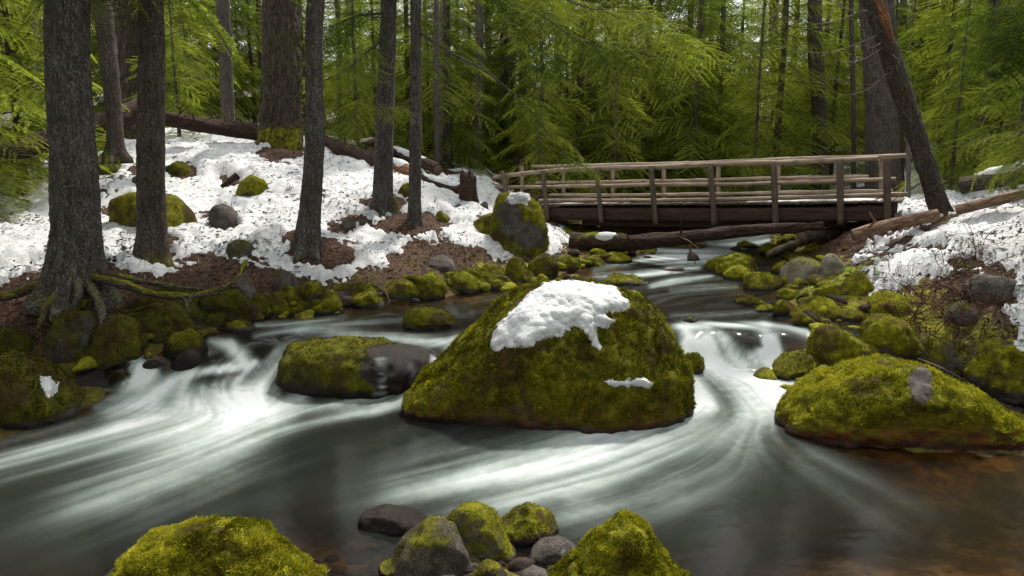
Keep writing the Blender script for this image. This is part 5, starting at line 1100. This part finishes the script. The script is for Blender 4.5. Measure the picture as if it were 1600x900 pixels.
# ------------------------------------------------------------------ boughs hanging in front of the bridge
def hanging(root, pts, r0, side, bs, seed, dens=7, Lm=.55, mat=M_LEAF, f0=.25):
    rs = np.random.RandomState(seed); P = smooth_path([at_y(*p) for p in pts], 60); V, F, bc = tube(P, np.linspace(r0, .005, 60), 7); part('bough', V, F, M_BARK, root, {'bc': bc, 'moss': np.zeros(len(V))})
    L = np.linalg.norm(np.diff(P, axis=0), axis=1).sum(); VV = []; TT = []; W = Acc()
    for k in range(int(L * dens)):
        t = f0 + (1 - f0) * rs.rand(); i = min(int(t * 59), 58); T = P[i + 1] - P[i]; az = math.atan2(T[1], T[0]) + rs.choice([-1, 1]) * rs.uniform(.3, 1.3)
        l = Lm * rs.uniform(.5, 1.3); b = bs[rs.randint(len(bs))]; s = l / abs(b[2][0][-1, 0])
        v, tn, tw = place_bough(b, P[i], az, rs.uniform(-.9, .1), s, rs.uniform(-.5, .5)); VV.append(v); TT.append(tn)
        v, f, bc = tube(tw[0], np.linspace(.006, .002, len(tw[0])), 3, None, False); W.add(v, f, bc=bc, moss=0.0)
    v = np.concatenate(VV); part('needles', v, np.arange(len(v)).reshape(-1, 3), mat, root, {'tone': np.concatenate(TT)}, False)
    v, f, at = W.get(); tag(part('twigs', v, f, M_BARK, root, at), kind='stuff')
BS_NEAR = bough_set(5, 1.3, 15, step=.14, shoot=.036, sw=.012, gap=.017, hang=.25, tw=.9, start=.1, droop=.4)
hanging(r5, [(655,50,18.4),(700,80,18),(760,112,17.6),(820,165,17.2),(862,215,17),(905,265,16.8)], .035, 1, BS_NEAR, 1, 6, .9, f0=.55)
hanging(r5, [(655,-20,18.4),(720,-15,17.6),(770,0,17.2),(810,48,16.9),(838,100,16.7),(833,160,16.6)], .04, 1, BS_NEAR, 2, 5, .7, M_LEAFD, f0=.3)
hanging(r5, [(655,-40,18.4),(760,-10,17.2),(840,20,16.6),(900,60,16.2),(960,70,16),(1040,95,15.8)], .04, 1, BS_NEAR, 3, 13, 1.1, M_LEAF, f0=.25)
hanging(r5, [(655,-60,18.4),(780,-40,17.4),(900,5,16.8),(980,30,16.6),(1060,60,16.4)], .04, 1, BS_NEAR, 4, 13, 1.1, M_LEAF, f0=.35)
hanging(r5, [(648,160,18.4),(600,165,17.5),(560,150,17.2)], .02, 1, BS_NEAR, 5, 8, .8, f0=.2)
hanging(r4, [(600,60,19),(570,85,18.5),(540,110,18),(500,128,17.8)], .03, 1, BS_NEAR, 6, 10, .9, f0=.1)
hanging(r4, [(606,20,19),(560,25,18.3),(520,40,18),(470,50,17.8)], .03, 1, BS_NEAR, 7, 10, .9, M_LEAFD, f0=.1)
rt = thing('tree', 'dark boughed conifer reaching in at the top right corner', 'tree', at_y(1860, 380, 13.5))
V, F, at, Pt = trunk_geo(at_y(1860, 380, 13.5), at_y(1860, 380, 13.5) + (0, 0, 12), .25, .12, .4, .4, 28, .15, .012, None, 71); part('trunk', V, F, M_BARK, rt, at)
for i, (v0, tu, tv) in enumerate([(-60, 1570, 20), (-30, 1555, 62), (10, 1580, 90), (150, 1565, 225), (180, 1585, 250)]):
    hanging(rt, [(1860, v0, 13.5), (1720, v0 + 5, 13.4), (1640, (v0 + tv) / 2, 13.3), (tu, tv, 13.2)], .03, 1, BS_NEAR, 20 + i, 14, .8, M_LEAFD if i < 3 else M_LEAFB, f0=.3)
# ------------------------------------------------------------------ bramble thickets and dead stems on the right bank
def stems_thing(label, spots, n, Lr, seed, mat=M_SHRUB, r=.009, up=.6, group=None, name='bare_shrub', curl=.9, dirb=None):
    rs = np.random.RandomState(seed); A = Acc(); c = np.mean([hit(*q) for q in spots], axis=0)
    for k in range(n):
        u, v = spots[rs.randint(len(spots))]; p = hit(u + rs.randn() * 9, v + rs.randn() * 6); L = rs.uniform(*Lr); d = rs.randn(3); d[2] = abs(d[2]) * up + .15
        if dirb is not None: d = d * .7 + np.array(dirb)
        P, V, F, bc = curve_branch(p, d, L, rs.uniform(.2, curl), r * rs.uniform(.7, 1.4), rs, 12, .09, 4); A.add(V, F, bc=bc, moss=0.0)
        for _ in range(rs.randint(2, 6)):
            j = rs.randint(2, 11); dd = d / np.linalg.norm(d) + rs.randn(3) * .7
            _, V, F, bc = curve_branch(P[j], dd, L * rs.uniform(.2, .55), rs.uniform(-.2, .8), r * .55, rs, 8, .1, 3); A.add(V, F, bc=bc, moss=0.0)
    V, F, at = A.get(); root = thing(name, label, 'shrub', c, group); tag(part('stems', V, F, mat, root, at), kind='stuff')
stems_thing('dense reddish bare thicket in front of the right bank boulders', [(1400,480),(1430,500),(1450,470),(1480,500),(1500,460),(1420,450),(1390,500)], 46, (.5, 1.4), 1, up=.5, dirb=(-.5, -.1, .1))
stems_thing('tall bare stems curving up against the right snow slope', [(1470,420),(1500,430),(1520,400),(1540,410)], 22, (.8, 2.0), 2, up=1.2, r=.007, dirb=(.3, 0, .6))
stems_thing('tangled brown stems under the right snow patch', [(1440,420),(1480,440),(1520,450),(1560,480),(1500,480)], 40, (.4, 1.2), 3, up=.4)
stems_thing('thin twigs trailing over the mossy mounds at the right waterline', [(1330,500),(1370,490),(1300,480),(1400,520)], 14, (.5, 1.3), 4, up=.3, dirb=(-.7, -.2, .1), mat=M_TWIG)
stems_thing('reddish brush under the right end of the bridge', [(1300,380),(1320,390),(1340,380),(1360,375),(1290,390),(1270,385)], 36, (.3, .9), 5, up=.7)
stems_thing('dead bleached branches behind the leaning trunk', [(1500,290),(1520,285),(1490,285)], 16, (.6, 1.5), 6, mat=M_GREYW, up=.9, r=.012)
stems_thing('reddish brush along the top of the right slope', [(1540,290),(1570,280),(1600,300),(1560,300)], 26, (.5, 1.4), 7, up=.8)
stems_thing('bare brush behind the right bridge bays', [(1250,300),(1290,300),(1330,302),(1370,305)], 46, (.8, 2.2), 8, mat=M_TWIG, up=1.3, r=.009)
stems_thing('dry brush behind the middle of the bridge', [(1050,318),(1110,315),(1180,312),(980,312)], 40, (.8, 2.0), 9, mat=M_TWIG, up=1.1, r=.009)
stems_thing('dry grass and twigs at the edge of the duff patch', [(720,410),(735,415),(700,415)], 16, (.25, .6), 10, up=.8, r=.004)
stems_thing('dead twigs on the crest left of the great fir', [(385,200),(370,200),(330,190),(300,185)], 18, (.6, 1.8), 11, mat=M_TWIG, up=1.0, r=.009)
stems_thing('thin bare twigs in the hollow under the left roots', [(280,510),(300,500),(330,505)], 8, (.3, .8), 12, mat=M_TWIG, up=.6, r=.005)
stems_thing('tangled twigs by the end of the reddish log', [(880,395),(890,385),(875,378)], 14, (.3, .7), 13, up=.7, r=.007)
def stick(label, pts, r, mat=M_TWIG, name='stick', cat='stick'):
    P = smooth_path([at_y(*p) for p in pts], 20); V, F, bc = tube(P, np.linspace(r, r * .4, 20), 6); solo(name, V, F, mat, label, cat, attrs={'bc': bc, 'moss': np.zeros(len(V))})
stick('orange broken stick standing in the far rapids', [(1078,382,19.3),(1079,395,19.2),(1087,412,18.9)], .035, M_LOGO)
stick('pale forked twig hanging off the reddish log', [(1064,371,18.3),(1076,376,18.1),(1090,387,17.9),(1096,391,17.8)], .012, M_GREYW)
stick('long pale twig lying over the right bank rocks', [(1400,542,11.6),(1430,528,11.7),(1452,521,11.8)], .010, M_GREYW)
stick('pale branch across the top of the broad right boulder', [(1434,560,10.4),(1470,574,10.2),(1500,590,10.1),(1525,604,10.0)], .010, M_GREYW)
stick('thin branch arching to the right edge boulder', [(1467,576,10.8),(1500,570,10.9),(1535,552,11),(1570,540,11.1),(1610,542,11.1)], .010, M_GREYW)
stick('thin dry stalk bent over the grey foreground stones', [(711,822,6.5),(728,838,6.4),(741,860,6.35),(745,885,6.3)], .004, M_GREYW, 'stalk')
stick('small upright white twig by the pointed foreground boulder', [(903,858,6.6),(905,848,6.6),(913,838,6.6)], .004, M_GREYW, 'twig')
stick('slender stick dipping into the pool from the left bank', [(565,420,15.4),(590,436,15.0),(602,455,14.7),(610,474,14.4)], .012, M_GREYW)
stick('dry twig on the left foreground mossy boulder', [(246,866,6.9),(254,850,6.95),(260,838,7.0)], .004, M_TWIG, 'twig')
stick('pale grass blade bundle on the left foreground boulder', [(308,905,6.6),(314,885,6.65),(320,868,6.7)], .005, M_TWIG, 'twig')
stick('twig lying in the quiet water by the right bank stones', [(1240,448,15.8),(1262,444,15.9),(1285,446,15.9)], .010, M_SHRUB)
# ------------------------------------------------------------------ leafy herbs
def herb(label, u, v, n, size, seed, spread=.12):
    rs = np.random.RandomState(seed); c = hit(u, v); A = Acc()
    for k in range(n):
        a = rs.rand() * 6.28; R_ = spread * rs.rand() ** .5; b = c + np.array([math.cos(a) * R_, math.sin(a) * R_, rs.uniform(.02, .10) * size / .04]); L = size * rs.uniform(.7, 1.3); d = np.array([math.cos(a), math.sin(a), rs.uniform(-.1, .8)]); d /= np.linalg.norm(d)
        s = np.cross(d, [0, 0, 1]); s /= np.linalg.norm(s); t = np.array([0, .25, .5, .75, 1]); w_ = np.array([.1, .42, .5, .34, .02]) * L * .8
        mid = b + d * L * t[:, None] + np.array([0, 0, -.3]) * L * (t**2)[:, None]; V = np.vstack([mid - s * w_[:, None], mid + np.array([0, 0, -.06 * L]), mid + s * w_[:, None]])
        F = [];
        for j in range(4): F += [[j, j+1, j+6], [j, j+6, j+5], [j+5, j+6, j+11], [j+5, j+11, j+10]]
        A.add(V, np.array(F), tone=rs.rand())
    for k in range(max(3, n // 4)):
        a = rs.rand() * 6.28; P = c + np.array([[0, 0, -.05], [math.cos(a) * spread * .3, math.sin(a) * spread * .3, .04], [math.cos(a) * spread * .8, math.sin(a) * spread * .8, .08]]); V, F, bc = tube(P, [.004, .003, .002], 4); A.add(V, F, tone=.3)
    V, F, at = A.get(); root = thing('herb', label, 'plant', c); part('leaves', V, F, M_HERB, root, at)
for (lb, u, v, n, s_, sp) in [('bright green leafy herb on the mossy rock under the snow block', 1333, 428, 60, .06, .22), ('green leafy sprig beside the small snow strip', 1372, 412, 30, .05, .2), ('green leaves climbing beside the snow strip', 1376, 432, 24, .05, .12), ('small bright herb below the rock slab', 1548, 464, 30, .045, .12), ('small herb at the right edge in the snow', 1592, 456, 20, .045, .1),
    ('leafy green tuft at the foot of the thicket', 1512, 420, 26, .05, .2), ('tiny herb on the thicket floor', 1512, 492, 16, .04, .08), ('green seedling on the left foreground boulder', 290, 888, 14, .018, .04), ('low green leaves at the foot of the speckled trunk', 598, 338, 18, .05, .15), ('green sprig lying on the snow low on the right', 1490, 352, 16, .07, .18)]:
    herb(lb, u, v, n, s_, int(u), sp)
fs = thing('fir_sprig', 'bright green fir sprig on top of the reddish log end', 'plant', at_y(940, 368, 19.9))
rs = np.random.RandomState(2); VV = []; TT = []
for k in range(12):
    v, tn, tw = place_bough(BS_NEAR[k % 5], at_y(945 + rs.randn() * 8, 366, 19.9), rs.uniform(0, 6.28), rs.uniform(.0, .5), rs.uniform(.3, .5)); VV.append(v); TT.append(tn)
v = np.concatenate(VV); part('needles', v, np.arange(len(v)).reshape(-1, 3), M_LEAFB, fs, {'tone': np.concatenate(TT)}, False)
for (lb, u, v_, n, s_) in [('dark fir sprig dropped on the snow by the third trunk', 513, 306, 4, .3), ('small green sprig pressed in the snow on the right slope', 1488, 350, 3, .28), ('pale lichen tuft standing on the right slope', 1498, 386, 4, .12)]:
    c = hit(u, v_) + (0, 0, .05); VV = []; TT = []
    for k in range(n):
        v, tn, tw = place_bough(BS_NEAR[k % 5], c, rs.uniform(0, 6.28), rs.uniform(-.05, .2) if 'lichen' not in lb else 1.2, s_); VV.append(v); TT.append(tn)
    v = np.concatenate(VV); o = solo('fallen_sprig', v, np.arange(len(v)).reshape(-1, 3), M_HERB if 'lichen' in lb else M_LEAF, lb, 'sprig', attrs={'tone': np.concatenate(TT)}, smooth=False, origin=c)
# ------------------------------------------------------------------ needle and twig litter over snow and duff
rs = np.random.RandomState(9); n = 120000
tq = rs.randint(0, len(tx) - 60, n); ii = rs.randint(40, 420, n); jj = rs.randint(10, len(tx) - 12, n)
ok = (np.maximum(SZ, Z)[ii, jj] > WZ[ii, jj] + .12) & ((sd[ii, jj] > 0.1) | (rs.rand(n) < .5)) & (Y[ii, jj] > 9) & (np.abs(U[ii, jj] - 800) < 1000) & (fbm(p3(X[ii, jj], Y[ii, jj]), .9, 3, 77) > rs.uniform(-.5, .45, n))
ii, jj = ii[ok], jj[ok]; n = len(ii); C = np.stack([X[ii, jj], Y[ii, jj], np.where(sd[ii, jj] > 0, SZ[ii, jj], Z[ii, jj]) + .012], -1) + np.c_[rs.randn(n, 2) * .03, np.zeros(n)]
az = rs.rand(n) * 6.28; L = rs.uniform(.02, .09, n) * (1 + 2.0 * (rs.rand(n) < .05)); d = np.stack([np.cos(az), np.sin(az), rs.uniform(-.15, .25, n)], -1) * L[:, None]; sdv = np.stack([-np.sin(az), np.cos(az), 0 * az], -1) * rs.uniform(.010, .030, n)[:, None]
V = np.stack([C - d, C + d, C + d * .3 + sdv + (0, 0, .006), C - d * .2 - sdv], 1).reshape(-1, 3); k4 = np.arange(n)[:, None] * 4
F = np.vstack([k4 + [0, 1, 2], k4 + [0, 2, 3], k4 + [0, 3, 1], k4 + [1, 3, 2]])
me = new_mesh('needle_litter', V, F, M_LOG, {'bc': V * (1, 1, 1), 'moss': np.zeros(len(V))}, False); tag(link('needle_litter', me), kind='stuff')

stems_thing('tangled dead brush over the rotting logs on the crest', [(500,222),(530,230),(560,240),(580,246)], 30, (.4, 1.3), 31, mat=M_TWIG, up=.8, r=.010)
stems_thing('dead brush around the broken log at the far left', [(20,240),(60,228),(40,250)], 22, (.4, 1.2), 32, mat=M_TWIG, up=.8, r=.010)
stems_thing('brown bramble stems fanning over the right bank rocks', [(1440,520),(1470,530),(1500,540),(1420,510),(1480,510),(1540,520)], 44, (.5, 1.5), 33, up=.6, dirb=(-.2, -.2, .2))
stems_thing('bare twigs scattered at the foot of the right slope', [(1360,400),(1400,410),(1380,430),(1420,440)], 30, (.3, 1.0), 34, up=.5)

stems_thing('small fallen twigs lying on the snow between the third and fourth trunks', [(520,320),(560,350),(540,300),(470,300)], 14, (.15, .5), 41, mat=M_TWIG, up=.05, r=.007, curl=.3)
stems_thing('small fallen twigs lying on the snow below the great fir', [(400,250),(350,260),(330,300),(420,320)], 14, (.15, .5), 42, mat=M_TWIG, up=.05, r=.007, curl=.3)
stems_thing('dead sticks on the snow left of the thick trunk', [(20,330),(40,380),(60,300),(10,400)], 10, (.15, .5), 43, mat=M_TWIG, up=.05, r=.006, curl=.3)
stems_thing('broken twigs strewn over the duff by the pool', [(620,420),(680,405),(720,400),(560,440),(440,430)], 26, (.12, .45), 44, mat=M_LOGP, up=.15, r=.005, curl=.3)
